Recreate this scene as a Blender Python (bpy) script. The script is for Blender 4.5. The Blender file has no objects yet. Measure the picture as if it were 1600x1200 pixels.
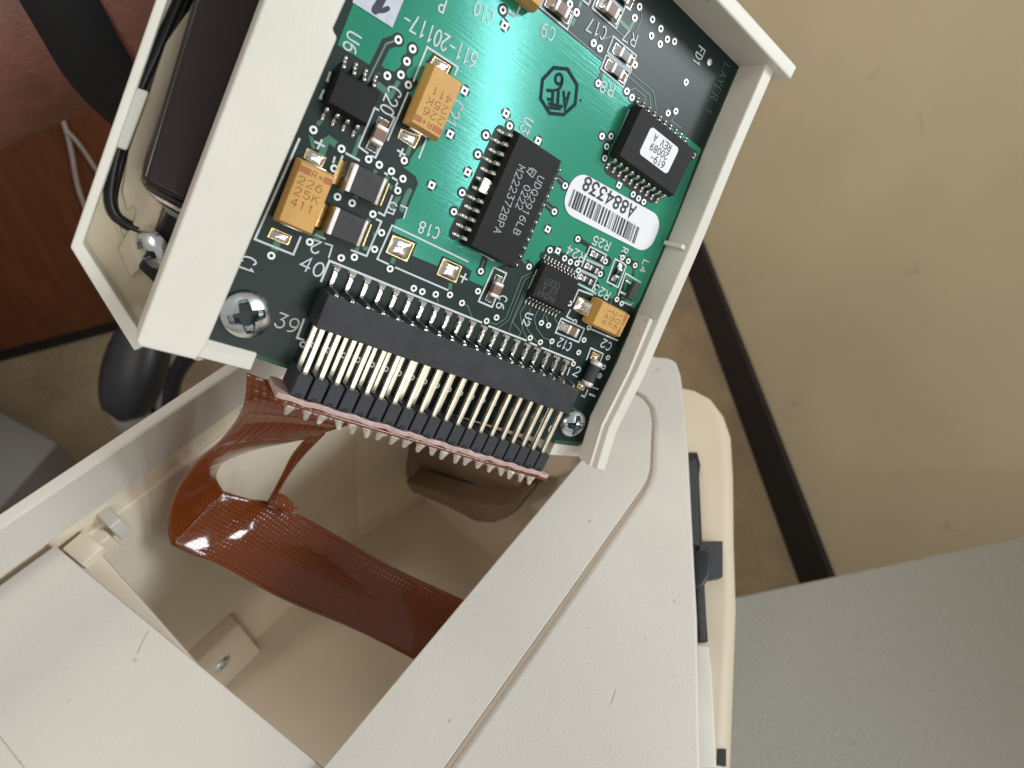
import bpy, bmesh, math, random
from mathutils import Vector, Matrix
random.seed(7)
SC = bpy.context.scene
COL = SC.collection
MM = 0.001
# ---------------------------------------------------------------- solved photograph geometry
# all lengths below are millimetres; BR/BT place the circuit board, CW turns camera axes into world axes
F = 946.48
BR = Matrix(((0.7736478837526893, 0.41615957368378903, 0.47778673191712795), (0.27553012274032335, -0.8999987391207873, 0.3377653342803109), (0.5705717338139219, -0.12966679918203722, -0.8109466183173579)))
BT = Vector((-21.116143303373427, -13.644601468680184, 72.53536521513037))
CW = Matrix(((0.7648663302751993, 0.6121635695846688, -0.2005872899380865), (0.6095285034571065, -0.5869724649083888, 0.5328586387708381), (0.20845743038973147, -0.5298293022405675, -0.8220866196469709)))
ORG = Vector((0, 0, 330.0))          # the camera stands 330 mm above the grey desk top (z = 0)
BC = BR.transposed() @ (-BT)

def ray(px, py): return Vector(((px - 800) / F, (py - 600) / F, 1.0))
def bp(px, py, h=0.0):               # photo pixel -> point on the plane h mm above the board
    d = BR.transposed() @ ray(px, py)
    return BC + d * ((h - BC.z) / d.z)
def wz(px, py, z):                   # photo pixel -> point at height z below the camera
    d = CW @ ray(px, py)
    return d * (z / d.z) + ORG
def wx(px, py, x):
    d = CW @ ray(px, py)
    return d * (x / d.x) + ORG
def wy(px, py, y):
    d = CW @ ray(px, py)
    return d * (y / d.y) + ORG
def wd(px, py, depth): return CW @ (ray(px, py) * depth) + ORG

# ---------------------------------------------------------------- camera, world, lamps
cam_d = bpy.data.cameras.new("camera"); cam = bpy.data.objects.new("camera", cam_d); COL.objects.link(cam)
cam_d.sensor_width = 36.0; cam_d.lens = F / 1600 * 36.0
cam_d.clip_start = 0.005; cam_d.clip_end = 30
R = Matrix.Identity(4)
for i in range(3):
    R[i][0] = CW[i][0]; R[i][1] = -CW[i][1]; R[i][2] = -CW[i][2]; R[i][3] = ORG[i] * MM
cam.matrix_world = R
cam_d.dof.use_dof = True; cam_d.dof.focus_distance = 0.084; cam_d.dof.aperture_fstop = 36
SC.camera = cam
SC.render.resolution_x = 1024; SC.render.resolution_y = 768
SC.view_settings.view_transform = 'Standard'; SC.view_settings.look = 'None'
SC.view_settings.exposure = 0.12; SC.view_settings.gamma = 1.0
try:
    SC.cycles.use_denoising = True
    SC.cycles.max_bounces = 14; SC.cycles.diffuse_bounces = 10;  SC.cycles.sample_clamp_indirect = 6
except Exception: pass
wld = bpy.data.worlds.new("World"); SC.world = wld; wld.use_nodes = True
bg = wld.node_tree.nodes['Background']; bg.inputs[0].default_value = (1.0, 0.97, 0.93, 1); bg.inputs[1].default_value = 0.35

def area(name, pos, target, sx, sy, power, color, roll=0.0):
    d = bpy.data.lights.new(name, 'AREA'); d.shape = 'RECTANGLE'; d.size = sx; d.size_y = sy
    d.energy = power; d.color = color
    o = bpy.data.objects.new(name, d); COL.objects.link(o)
    p = Vector(pos); v = (Vector(target) - p).normalized()
    o.matrix_world = Matrix.Translation(p) @ v.to_track_quat('-Z', 'Y').to_matrix().to_4x4() @ Matrix.Rotation(roll, 4, 'Z')
    return o
TGT = Vector((-0.02, 0.06, 0.25))
def polar(az, el, r=2.0):
    az, el = math.radians(az), math.radians(el)
    return TGT + Vector((math.cos(el) * math.cos(az), math.cos(el) * math.sin(az), math.sin(el))) * r
# daylight windows beyond the partition on the right, ceiling panel above, a lamp behind the left shoulder
area("window_light", polar(30, 33), TGT, 0.5, 0.5, 21.5, (0.88, 0.95, 1.0))
area("window_strip_light", polar(8, 33), TGT, 0.07, 0.75, 4.8, (0.80, 0.95, 1.0), math.radians(-32))
area("low_window_light", polar(-21, 20), TGT, 0.9, 0.42, 5.5, (1.0, 0.98, 0.95))
area("ceiling_light", (-0.40, -0.93, 2.07), (-0.03, 0.085, 0.04), 0.6, 0.6, 4.6, (1.0, 0.96, 0.91))
area("room_light", (-0.20, -0.95, 1.05), (0.1, 0.5, 0.0), 0.08, 0.08, 2.2, (1.0, 0.92, 0.83))
area("added_left_fill", (-1.3, 0.8, 0.9), (-0.45, 0.6, -0.7), 0.6, 0.6, 13, (1.0, 0.92, 0.80))  # added fill to brighten the wall and carpet; no known lamp there

# ---------------------------------------------------------------- materials
def new_mat(name):
    m = bpy.data.materials.new(name); m.use_nodes = True
    nt = m.node_tree; b = nt.nodes['Principled BSDF']
    return m, nt, b
def N(nt, t, **kw):
    n = nt.nodes.new(t)
    for k, v in kw.items(): setattr(n, k, v)
    return n
def mat(name, col, rough=0.5, metal=0.0, var=0.06, vscale=60, bump=0.0, bscale=2500, bdist=0.00004, stretch=None,
        coat=0.0, spec=0.5, tint=None, specks=None, rvar=0.0, sss=0.0, col2=None):
    m, nt, b = new_mat(name); L = nt.links.new
    tc = N(nt, 'ShaderNodeTexCoord'); vec = tc.outputs['Object']
    n1 = N(nt, 'ShaderNodeTexNoise'); n1.inputs['Scale'].default_value = vscale; n1.inputs['Detail'].default_value = 6
    L(vec, n1.inputs['Vector'])
    mix = N(nt, 'ShaderNodeMix', data_type='RGBA')
    mr = N(nt, 'ShaderNodeMapRange'); mr.inputs[1].default_value = 0.3; mr.inputs[2].default_value = 0.7
    L(n1.outputs[0], mr.inputs[0]); L(mr.outputs[0], mix.inputs[0])
    c = Vector(col)
    a1 = c * (1 - var); a2 = (Vector(col2) if col2 else c * (1 + var))
    mix.inputs[6].default_value = (*a1, 1); mix.inputs[7].default_value = (*[min(1, x) for x in a2], 1)
    out = mix.outputs[2]
    if specks:                                    # dirt specks: (scale, threshold, colour)
        sc, th, sc_col = specks
        n2 = N(nt, 'ShaderNodeTexNoise'); n2.inputs['Scale'].default_value = sc; n2.inputs['Detail'].default_value = 3
        L(vec, n2.inputs['Vector'])
        r2 = N(nt, 'ShaderNodeMapRange'); r2.inputs[1].default_value = th; r2.inputs[2].default_value = th + 0.04
        L(n2.outputs[0], r2.inputs[0])
        mx2 = N(nt, 'ShaderNodeMix', data_type='RGBA'); mx2.inputs[7].default_value = (*sc_col, 1)
        L(r2.outputs[0], mx2.inputs[0]); L(out, mx2.inputs[6]); out = mx2.outputs[2]
    L(out, b.inputs['Base Color'])
    b.inputs['Roughness'].default_value = rough; b.inputs['Metallic'].default_value = metal
    b.inputs['Coat Weight'].default_value = coat; b.inputs['Coat Roughness'].default_value = 0.08
    b.inputs['Specular IOR Level'].default_value = spec
    if tint: b.inputs['Specular Tint'].default_value = (*tint, 1)
    if sss:
        b.inputs['Subsurface Weight'].default_value = sss; b.inputs['Subsurface Radius'].default_value = (0.004, 0.0015, 0.0008); b.inputs['Subsurface Scale'].default_value = 1.0
    if rvar:
        rr = N(nt, 'ShaderNodeMapRange'); rr.inputs[3].default_value = max(0.02, rough - rvar); rr.inputs[4].default_value = min(1, rough + rvar)
        L(n1.outputs[0], rr.inputs[0]); L(rr.outputs[0], b.inputs['Roughness'])
    if bump:
        nb = N(nt, 'ShaderNodeTexNoise'); nb.inputs['Scale'].default_value = bscale; nb.inputs['Detail'].default_value = 4
        if stretch:
            mp = N(nt, 'ShaderNodeMapping'); mp.inputs['Scale'].default_value = stretch
            L(vec, mp.inputs[0]); L(mp.outputs[0], nb.inputs['Vector'])
        else: L(vec, nb.inputs['Vector'])
        bu = N(nt, 'ShaderNodeBump'); bu.inputs['Strength'].default_value = bump; bu.inputs['Distance'].default_value = bdist
        L(nb.outputs[0], bu.inputs['Height']); L(bu.outputs[0], b.inputs['Normal'])
    return m
M = {}
DIRT = (0.10, 0.085, 0.07)
M['case'] = mat('beige_case_plastic', (0.58, 0.545, 0.49), 0.5, var=0.06, vscale=22, bump=0.8, bscale=1900, bdist=0.00010, specks=(170, 0.735, (0.22, 0.19, 0.16)))
M['case_warm'] = mat('yellowed_case_plastic', (0.60, 0.51, 0.375), 0.5, var=0.05, vscale=40, bump=0.3, bscale=2500, bdist=0.00005, specks=(130, 0.75, DIRT))
M['brown'] = mat('shaded_block_brown', (0.16, 0.10, 0.062), 0.45, var=0.1, vscale=60)  # shade on the beige cavity block is put into this brown
M['case_in'] = mat('beige_inner_plastic', (0.74, 0.645, 0.51), 0.55, var=0.06, vscale=30, bump=0.3, bscale=2200, bdist=0.00006, specks=(90, 0.76, DIRT))
M['frame'] = mat('ivory_frame_plastic', (0.69, 0.66, 0.58), 0.45, var=0.05, vscale=90, bump=0.5, bscale=2500, bdist=0.00005, specks=(420, 0.725, (0.40, 0.37, 0.31)))
M['tray_in'] = mat('cream_tray_plastic', (0.70, 0.61, 0.45), 0.5, var=0.06, vscale=80, bump=0.3, bscale=1800, bdist=0.00004)
M['black'] = mat('black_plastic', (0.012, 0.012, 0.014), 0.42, var=0.2, vscale=300, bump=0.3, bscale=4000, bdist=0.00003)
M['block'] = mat('slate_socket_plastic', (0.024, 0.027, 0.034), 0.5, var=0.2, vscale=800, bump=0.35, bscale=5000, bdist=0.00003)
M['strip'] = mat('dusty_black_strip', (0.022, 0.023, 0.028), 0.55, var=0.35, vscale=500, bump=0.6, bscale=3000, bdist=0.00005, specks=(2600, 0.72, (0.14, 0.13, 0.12)))
M['chip'] = mat('chip_epoxy', (0.012, 0.0115, 0.0115), 0.58, spec=0.25, var=0.12, vscale=400, bump=0.45, bscale=9000, bdist=0.00002)
M['ferrite'] = mat('ferrite_body', (0.036, 0.036, 0.039), 0.6, var=0.2, vscale=900, bump=0.5, bscale=8000, bdist=0.00002)
M['smoke'] = mat('smoked_cover', (0.016, 0.0085, 0.0075), 0.24, var=0.25, vscale=60, spec=0.45)
M['tin'] = mat('tinned_lead', (0.72, 0.69, 0.65), 0.24, 1.0, var=0.12, vscale=2500, bump=0.35, bscale=4000, bdist=0.00004, rvar=0.1)
M['solder'] = mat('solder', (0.80, 0.77, 0.72), 0.2, 1.0, var=0.12, vscale=1500, bump=0.6, bscale=2200, bdist=0.00008, rvar=0.1)
M['solder_matte'] = mat('dull_solder', (0.80, 0.75, 0.70), 0.42, 1.0, var=0.2, vscale=1500, bump=0.8, bscale=3000, bdist=0.00010)
M['gold'] = mat('gold_pad', (0.85, 0.62, 0.28), 0.25, 1.0, var=0.1, vscale=900, bump=0.3, bscale=3000, bdist=0.00004)
M['pin'] = mat('gold_pin', (0.94, 0.845, 0.69), 0.36, 1.0, var=0.12, vscale=700, bump=0.4, bscale=6000, bdist=0.00003, specks=(3500, 0.73, (0.42, 0.24, 0.14)))
M['steel'] = mat('zinc_screw', (0.72, 0.75, 0.78), 0.27, 1.0, var=0.1, vscale=700, bump=0.25, bscale=1500, bdist=0.00004, rvar=0.08)
M['cap_reflection'] = mat('painted_cap_reflection', (0.30, 0.25, 0.19), 0.2, 1.0, var=0.25, vscale=600, bump=0.4, bscale=1500, bdist=0.00008)  # dark colour stands in for surroundings mirrored in the silver caps
M['scuff'] = mat('scuff_mark', (0.41, 0.37, 0.32), 0.7, var=0.3, vscale=2000)
M['end'] = mat('fired_silver_end', (0.74, 0.69, 0.66), 0.48, 0.6, var=0.1, vscale=1800, bump=0.6, bscale=4000, bdist=0.00006)
M['ceramic'] = mat('ceramic_brown', (0.21, 0.115, 0.085), 0.45, var=0.1, vscale=900)
M['resistor'] = mat('resistor_glaze', (0.02, 0.02, 0.022), 0.3, var=0.2, vscale=900)
M['tant'] = mat('tantalum_orange', (0.60, 0.33, 0.085), 0.5, var=0.05, vscale=400, bump=0.3, bscale=6000, bdist=0.00002)
M['tant_band'] = mat('tantalum_band', (0.40, 0.13, 0.045), 0.5, var=0.08, vscale=900)
M['engrave'] = mat('laser_brown', (0.20, 0.075, 0.025), 0.6, var=0.3, vscale=2500)
M['mask'] = mat('dark_solder_mask', (0.0075, 0.021, 0.0175), 0.36, specks=(1500, 0.77, (0.10, 0.12, 0.11)), var=0.15, vscale=150, bump=0.25, bscale=900, bdist=0.00003, stretch=(0.25, 1, 1), spec=0.30)
M['pour'] = mat('green_copper_pour', (0.030, 0.250, 0.145), 0.15, var=0.07, vscale=70, bump=0.7, bscale=3500, bdist=0.000014, stretch=(0.06, 1, 1), spec=1.0, tint=(0.38, 1.0, 0.95))
M['track'] = mat('pale_green_track', (0.035, 0.17, 0.095), 0.38, var=0.1, vscale=300)
M['hair'] = mat('fine_track', (0.12, 0.21, 0.16), 0.4, var=0.1, vscale=300)
M['edge'] = mat('board_edge', (0.015, 0.085, 0.035), 0.5, var=0.15, vscale=600)
M['silk'] = mat('white_legend', (0.60, 0.66, 0.67), 0.55, var=0.08, vscale=3000)
M['silk_dim'] = mat('faint_legend', (0.055, 0.105, 0.09), 0.55, var=0.15, vscale=3000)
M['silk_band'] = mat('grey_legend_bar', (0.42, 0.47, 0.50), 0.55, var=0.06, vscale=3000)
M['ring'] = mat('via_ring', (0.80, 0.81, 0.79), 0.42, 0.3, var=0.06, vscale=2000, bump=0.3, bscale=3000, bdist=0.00004)
M['hole'] = mat('drilled_hole', (0.004, 0.005, 0.004), 0.7, var=0.1)
M['ink'] = mat('navy_stamp_ink', (0.012, 0.028, 0.042), 0.6, spec=0.15, var=0.15, vscale=900)
M['paper'] = mat('white_label', (0.78, 0.79, 0.82), 0.55, var=0.015, vscale=300)
M['paper_old'] = mat('grey_white_label', (0.60, 0.63, 0.72), 0.6, var=0.09, vscale=1300)
M['print'] = mat('label_print', (0.015, 0.014, 0.022), 0.5, var=0.2, vscale=2000)
M['marker'] = mat('marker_pen', (0.035, 0.028, 0.06), 0.5, var=0.4, vscale=500)
M['laser'] = mat('laser_white', (0.40, 0.40, 0.42), 0.6, var=0.1, vscale=2500)
M['laser_dim'] = mat('laser_faint', (0.055, 0.055, 0.057), 0.6, var=0.3, vscale=2500)
M['skin'] = mat('skin', (0.20, 0.080, 0.057), 0.5, var=0.22, vscale=90, bump=0.8, bscale=600, bdist=0.0005, stretch=(1, 0.35, 1), sss=0.12)
M['nail'] = mat('fingernail', (0.55, 0.33, 0.27), 0.3, var=0.05)
M['fabric'] = mat('black_fabric', (0.004, 0.004, 0.005), 0.85, var=0.3, vscale=500, bump=0.6, bscale=2500, bdist=0.0002)
M['wire'] = mat('wire_sleeve', (0.010, 0.010, 0.012), 0.25, var=0.2, vscale=300)
M['cable'] = mat('pale_cable', (0.42, 0.36, 0.33), 0.5, var=0.1)
M['stiff'] = mat('flux_coated_edge', (0.50, 0.36, 0.33), 0.42, var=0.22, vscale=900, bump=0.5, bscale=1500, bdist=0.0001)
M['desk'] = mat('grey_green_laminate', (0.255, 0.247, 0.215), 0.55, var=0.14, vscale=700, bump=0.3, bscale=1200, bdist=0.0001, specks=(60, 0.72, (0.22, 0.215, 0.19)), col2=(0.295, 0.285, 0.25))
M['desk_edge'] = mat('grey_edge_band', (0.20, 0.21, 0.23), 0.5, var=0.05)
M['dark'] = mat('dark_rubber_and_shade', (0.010, 0.009, 0.009), 0.6, var=0.1)  # rubber black; on the toe-kick and guide slot it paints shade
M['chair'] = mat('chair_black', (0.012, 0.013, 0.016), 0.42, var=0.15, vscale=40)
M['chair_grey'] = mat('chair_grey', (0.25, 0.24, 0.23), 0.45, var=0.05)
M['grey_box'] = mat('grey_cabinet_paint', (0.17, 0.165, 0.16), 0.55, var=0.06, vscale=20)

def special_wall():
    m, nt, b = new_mat('tan_painted_wall'); L = nt.links.new
    tc = N(nt, 'ShaderNodeTexCoord'); v = tc.outputs['Object']
    n1 = N(nt, 'ShaderNodeTexNoise'); n1.inputs['Scale'].default_value = 3.2; n1.inputs['Detail'].default_value = 7; L(v, n1.inputs[0])
    cr = N(nt, 'ShaderNodeValToRGB'); e = cr.color_ramp.elements
    e[0].position = 0.3; e[0].color = (0.55, 0.475, 0.325, 1); e[1].position = 0.72; e[1].color = (0.62, 0.54, 0.375, 1)
    L(n1.outputs[0], cr.inputs[0])
    # scuffs: thin broken lines
    mp = N(nt, 'ShaderNodeMapping'); mp.inputs['Scale'].default_value = (1.0, 1.0, 1.0); L(v, mp.inputs[0])
    w = N(nt, 'ShaderNodeTexNoise'); w.inputs['Scale'].default_value = 5.0; w.inputs['Detail'].default_value = 2; w.inputs['Distortion'].default_value = 0.7; L(mp.outputs[0], w.inputs[0])
    s1 = N(nt, 'ShaderNodeMath', operation='SUBTRACT'); s1.inputs[1].default_value = 0.5; L(w.outputs[0], s1.inputs[0])
    s2 = N(nt, 'ShaderNodeMath', operation='ABSOLUTE'); L(s1.outputs[0], s2.inputs[0])
    r = N(nt, 'ShaderNodeMapRange'); r.inputs[1].default_value = 0.0; r.inputs[2].default_value = 0.006; r.inputs[3].default_value = 1; r.inputs[4].default_value = 0; L(s2.outputs[0], r.inputs[0])
    msk = N(nt, 'ShaderNodeTexNoise'); msk.inputs['Scale'].default_value = 9.0; L(v, msk.inputs[0])
    r2 = N(nt, 'ShaderNodeMapRange'); r2.inputs[1].default_value = 0.60; r2.inputs[2].default_value = 0.68; L(msk.outputs[0], r2.inputs[0])
    mu = N(nt, 'ShaderNodeMath', operation='MULTIPLY'); L(r.outputs[0], mu.inputs[0]); L(r2.outputs[0], mu.inputs[1])
    mu2 = N(nt, 'ShaderNodeMath', operation='MULTIPLY'); mu2.inputs[1].default_value = 0.28; L(mu.outputs[0], mu2.inputs[0])
    mx = N(nt, 'ShaderNodeMix', data_type='RGBA'); mx.inputs[7].default_value = (0.22, 0.17, 0.11, 1)
    L(mu2.outputs[0], mx.inputs[0]); L(cr.outputs[0], mx.inputs[6]); L(mx.outputs[2], b.inputs['Base Color'])
    b.inputs['Roughness'].default_value = 0.7
    nb = N(nt, 'ShaderNodeTexNoise'); nb.inputs['Scale'].default_value = 220; nb.inputs['Detail'].default_value = 5; L(v, nb.inputs[0])
    bu = N(nt, 'ShaderNodeBump'); bu.inputs['Strength'].default_value = 0.25; bu.inputs['Distance'].default_value = 0.0006
    L(nb.outputs[0], bu.inputs['Height']); L(bu.outputs[0], b.inputs['Normal'])
    return m
M['wall'] = special_wall()
def special_wood():
    m, nt, b = new_mat('red_brown_veneer'); L = nt.links.new
    tc = N(nt, 'ShaderNodeTexCoord'); mp = N(nt, 'ShaderNodeMapping'); mp.inputs['Scale'].default_value = (14, 14, 1.6); L(tc.outputs['Object'], mp.inputs[0])
    n1 = N(nt, 'ShaderNodeTexNoise'); n1.inputs['Scale'].default_value = 3; n1.inputs['Detail'].default_value = 8; n1.inputs['Distortion'].default_value = 1.5; L(mp.outputs[0], n1.inputs[0])
    cr = N(nt, 'ShaderNodeValToRGB'); e = cr.color_ramp.elements
    e[0].position = 0.35; e[0].color = (0.105, 0.031, 0.012, 1); e[1].position = 0.7; e[1].color = (0.150, 0.046, 0.018, 1)
    L(n1.outputs[0], cr.inputs[0]); L(cr.outputs[0], b.inputs['Base Color']); b.inputs['Roughness'].default_value = 0.4
    return m
M['wood'] = special_wood()
def special_carpet():
    m, nt, b = new_mat('tan_carpet'); L = nt.links.new
    tc = N(nt, 'ShaderNodeTexCoord')
    n1 = N(nt, 'ShaderNodeTexNoise'); n1.inputs['Scale'].default_value = 260; n1.inputs['Detail'].default_value = 6; L(tc.outputs['Object'], n1.inputs[0])
    n2 = N(nt, 'ShaderNodeTexNoise'); n2.inputs['Scale'].default_value = 7; n2.inputs['Detail'].default_value = 5; L(tc.outputs['Object'], n2.inputs[0])
    ad = N(nt, 'ShaderNodeMath', operation='ADD'); L(n1.outputs[0], ad.inputs[0]); L(n2.outputs[0], ad.inputs[1])
    cr = N(nt, 'ShaderNodeValToRGB'); e = cr.color_ramp.elements
    e[0].position = 0.75 / 2; e[0].color = (0.22, 0.165, 0.10, 1); e[1].position = 1.25 / 2; e[1].color = (0.40, 0.305, 0.19, 1)
    hv = N(nt, 'ShaderNodeMath', operation='MULTIPLY'); hv.inputs[1].default_value = 0.5; L(ad.outputs[0], hv.inputs[0])
    L(hv.outputs[0], cr.inputs[0]); L(cr.outputs[0], b.inputs['Base Color']); b.inputs['Roughness'].default_value = 0.95
    bu = N(nt, 'ShaderNodeBump'); bu.inputs['Strength'].default_value = 0.7; bu.inputs['Distance'].default_value = 0.003
    L(n1.outputs[0], bu.inputs['Height']); L(bu.outputs[0], b.inputs['Normal'])
    return m
M['carpet'] = special_carpet()
def special_flex():                                # polyimide over a fine grid of copper lines; UV is in millimetres
    m, nt, b = new_mat('amber_flex_film'); L = nt.links.new
    tc = N(nt, 'ShaderNodeTexCoord'); sep = N(nt, 'ShaderNodeSeparateXYZ'); L(tc.outputs['UV'], sep.inputs[0])
    hs = []
    for k, per in ((0, 1.0), (1, 0.9)):
        mu = N(nt, 'ShaderNodeMath', operation='MULTIPLY'); mu.inputs[1].default_value = 2 * math.pi / per; L(sep.outputs[k], mu.inputs[0])
        si = N(nt, 'ShaderNodeMath', operation='SINE'); L(mu.outputs[0], si.inputs[0])
        r = N(nt, 'ShaderNodeMapRange'); r.inputs[1].default_value = -0.2; r.inputs[2].default_value = 0.5; L(si.outputs[0], r.inputs[0])
        hs.append(r.outputs[0])
    mx = N(nt, 'ShaderNodeMath', operation='MULTIPLY'); L(hs[0], mx.inputs[0]); L(hs[1], mx.inputs[1])
    n1 = N(nt, 'ShaderNodeTexNoise'); n1.inputs['Scale'].default_value = 45; n1.inputs['Detail'].default_value = 3; L(tc.outputs['Object'], n1.inputs[0])
    mix = N(nt, 'ShaderNodeMix', data_type='RGBA'); mix.inputs[6].default_value = (0.135, 0.027, 0.004, 1); mix.inputs[7].default_value = (0.215, 0.048, 0.007, 1)
    L(mx.outputs[0], mix.inputs[0]); L(mix.outputs[2], b.inputs['Base Color'])
    ad = N(nt, 'ShaderNodeMath', operation='MULTIPLY_ADD'); ad.inputs[1].default_value = 20.0; L(n1.outputs[0], ad.inputs[0]); L(mx.outputs[0], ad.inputs[2])
    bu = N(nt, 'ShaderNodeBump'); bu.inputs['Strength'].default_value = 0.55; bu.inputs['Distance'].default_value = 0.00007
    L(ad.outputs[0], bu.inputs['Height']); L(bu.outputs[0], b.inputs['Normal'])
    b.inputs['Roughness'].default_value = 0.09; b.inputs['Specular IOR Level'].default_value = 0.6
    b.inputs['Subsurface Weight'].default_value = 0.0
    return m
M['flex'] = special_flex()

# ---------------------------------------------------------------- mesh building (input in mm)
class MB:
    def __init__(s): s.v = []; s.f = []; s.uv = None
    def add(s, vs, fs):
        b = len(s.v); s.v += [Vector(p) for p in vs]; s.f += [tuple(i + b for i in f) for f in fs]; return s
    def prism(s, poly, z0, z1, inset=0.0):           # 2-D polygon (counter-clockwise) from z0 to z1, top optionally inset
        n = len(poly); c = sum((Vector(p[:2]) for p in poly), Vector((0, 0))) / n
        top = []
        for p in poly:
            q = Vector(p[:2])
            if inset:
                d = c - q; q = q + Vector((math.copysign(min(inset, abs(d.x)), d.x), math.copysign(min(inset, abs(d.y)), d.y)))
            top.append((q.x, q.y, z1))
        bot = [(p[0], p[1], z0) for p in poly]
        return s.add(bot + top, [tuple(range(n - 1, -1, -1)), tuple(range(n, 2 * n))] + [(i, (i + 1) % n, n + (i + 1) % n, n + i) for i in range(n)])
    def box(s, x0, x1, y0, y1, z0, z1, inset=0.0):
        return s.prism([(x0, y0), (x1, y0), (x1, y1), (x0, y1)], z0, z1, inset)
    def loft(s, rings, closed=True, cap=True):        # rings of equal length
        n = len(rings[0]); fs = []
        vs = [p for r in rings for p in r]
        for k in range(len(rings) - 1):
            for i in range(n if closed else n - 1):
                j = (i + 1) % n
                fs.append((k * n + i, k * n + j, (k + 1) * n + j, (k + 1) * n + i))
        if cap and closed:
            fs.append(tuple(range(n - 1, -1, -1))); e = (len(rings) - 1) * n; fs.append(tuple(range(e, e + n)))
        return s.add(vs, fs)
    def cyl(s, c, r0, r1, z0, z1, n=16):
        return s.loft([[(c[0] + r0 * math.cos(2 * math.pi * i / n), c[1] + r0 * math.sin(2 * math.pi * i / n), z0) for i in range(n)],
                       [(c[0] + r1 * math.cos(2 * math.pi * i / n), c[1] + r1 * math.sin(2 * math.pi * i / n), z1) for i in range(n)]])
    def ring(s, c, r0, r1, z0, z1, n=18):             # annulus with thickness
        P = lambda r, z: [(c[0] + r * math.cos(2 * math.pi * i / n), c[1] + r * math.sin(2 * math.pi * i / n), z) for i in range(n)]
        return s.loft([P(r0, z0), P(r1, z0), P(r1, z1), P(r0, z1), P(r0, z0)], True, False)
    def blob(s, c, rx, ry, rz, n=10, m=5, power=1.0): # upper half of an ellipsoid
        rings = []
        for k in range(m + 1):
            a = math.pi / 2 * k / m * 0.985
            rings.append([(c[0] + rx * math.cos(a) ** power * math.cos(2 * math.pi * i / n), c[1] + ry * math.cos(a) ** power * math.sin(2 * math.pi * i / n), c[2] + rz * math.sin(a)) for i in range(n)])
        return s.loft(rings)
    def tube(s, path, rad, n=8):
        P = [Vector(p) for p in path]; rings = []
        rr = rad if isinstance(rad, (list, tuple)) else [rad] * len(P)
        up = Vector((0.13, 0.21, 0.97))
        for i, p in enumerate(P):
            t = (P[min(i + 1, len(P) - 1)] - P[max(i - 1, 0)]).normalized()
            a = t.cross(up)
            if a.length < 1e-3: a = t.cross(Vector((1, 0, 0)))
            a.normalize(); b = a.cross(t).normalized()
            rings.append([p + (a * math.cos(2 * math.pi * k / n) + b * math.sin(2 * math.pi * k / n)) * rr[i] for k in range(n)])
        return s.loft(rings)
    def sweep(s, path, w, t):                          # flat strip w wide (along x), t thick, path of (y, z)
        P = [Vector(p) for p in path]; top = []; bot = []
        for i, p in enumerate(P):
            d = (P[min(i + 1, len(P) - 1)] - P[max(i - 1, 0)]).normalized(); nrm = Vector((-d.y, d.x))
            top.append(p + nrm * t / 2); bot.append(p - nrm * t / 2)
        rings = [[(-w / 2, a.x, a.y), (w / 2, a.x, a.y), (w / 2, b.x, b.y), (-w / 2, b.x, b.y)] for a, b in zip(top, bot)]
        return s.loft(rings)
    def mesh(s, name, m, smooth=False):
        me = bpy.data.meshes.new(name); me.from_pydata([tuple(p * MM) for p in s.v], [], s.f)
        if s.uv:
            l = me.uv_layers.new(name="UVMap")
            for lp in me.loops: l.data[lp.index].uv = s.uv[lp.vertex_index]
        me.validate(); bm = bmesh.new(); bm.from_mesh(me); bmesh.ops.recalc_face_normals(bm, faces=bm.faces); bm.to_mesh(me); bm.free()
        me.materials.append(M[m] if isinstance(m, str) else m)
        if smooth: me.polygons.foreach_set('use_smooth', [True] * len(me.polygons))
        return me
    def build(s, name, m, parent=None, loc=(0, 0, 0), rz=0.0, smooth=False, bevel=0.0, seg=2, label=None):
        o = bpy.data.objects.new(name, s.mesh(name, m, smooth)); COL.objects.link(o)
        return fin(o, parent, loc, rz, bevel, seg, label)
def fin(o, parent=None, loc=(0, 0, 0), rz=0.0, bevel=0.0, seg=2, label=None):
    o.parent = parent; o.location = Vector(loc) * MM; o.rotation_euler = (0, 0, rz)
    if bevel:
        md = o.modifiers.new('bevel', 'BEVEL'); md.width = bevel * MM; md.segments = seg; md.limit_method = 'ANGLE'; md.angle_limit = math.radians(35)
        for p in o.data.polygons: p.use_smooth = True
        try:
            wn = o.modifiers.new('wn', 'WEIGHTED_NORMAL'); wn.keep_sharp = True
        except Exception: pass
    if label: o['label'] = label
    return o
def inst(me, name, parent, loc=(0, 0, 0), rz=0.0):
    o = bpy.data.objects.new(name, me); COL.objects.link(o); o.parent = parent; o.location = Vector(loc) * MM; o.rotation_euler = (0, 0, rz); return o
def empty(name, parent=None, loc=(0, 0, 0), rz=0.0, label=None):
    o = bpy.data.objects.new(name, None); COL.objects.link(o); o.parent = parent; o.location = Vector(loc) * MM; o.rotation_euler = (0, 0, rz)
    o.empty_display_size = 0.003
    if label: o['label'] = label
    return o
def thing(o, label, cat, group=None):
    o['label'] = label; o['category'] = cat
    if group: o['group'] = group
    return o

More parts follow.
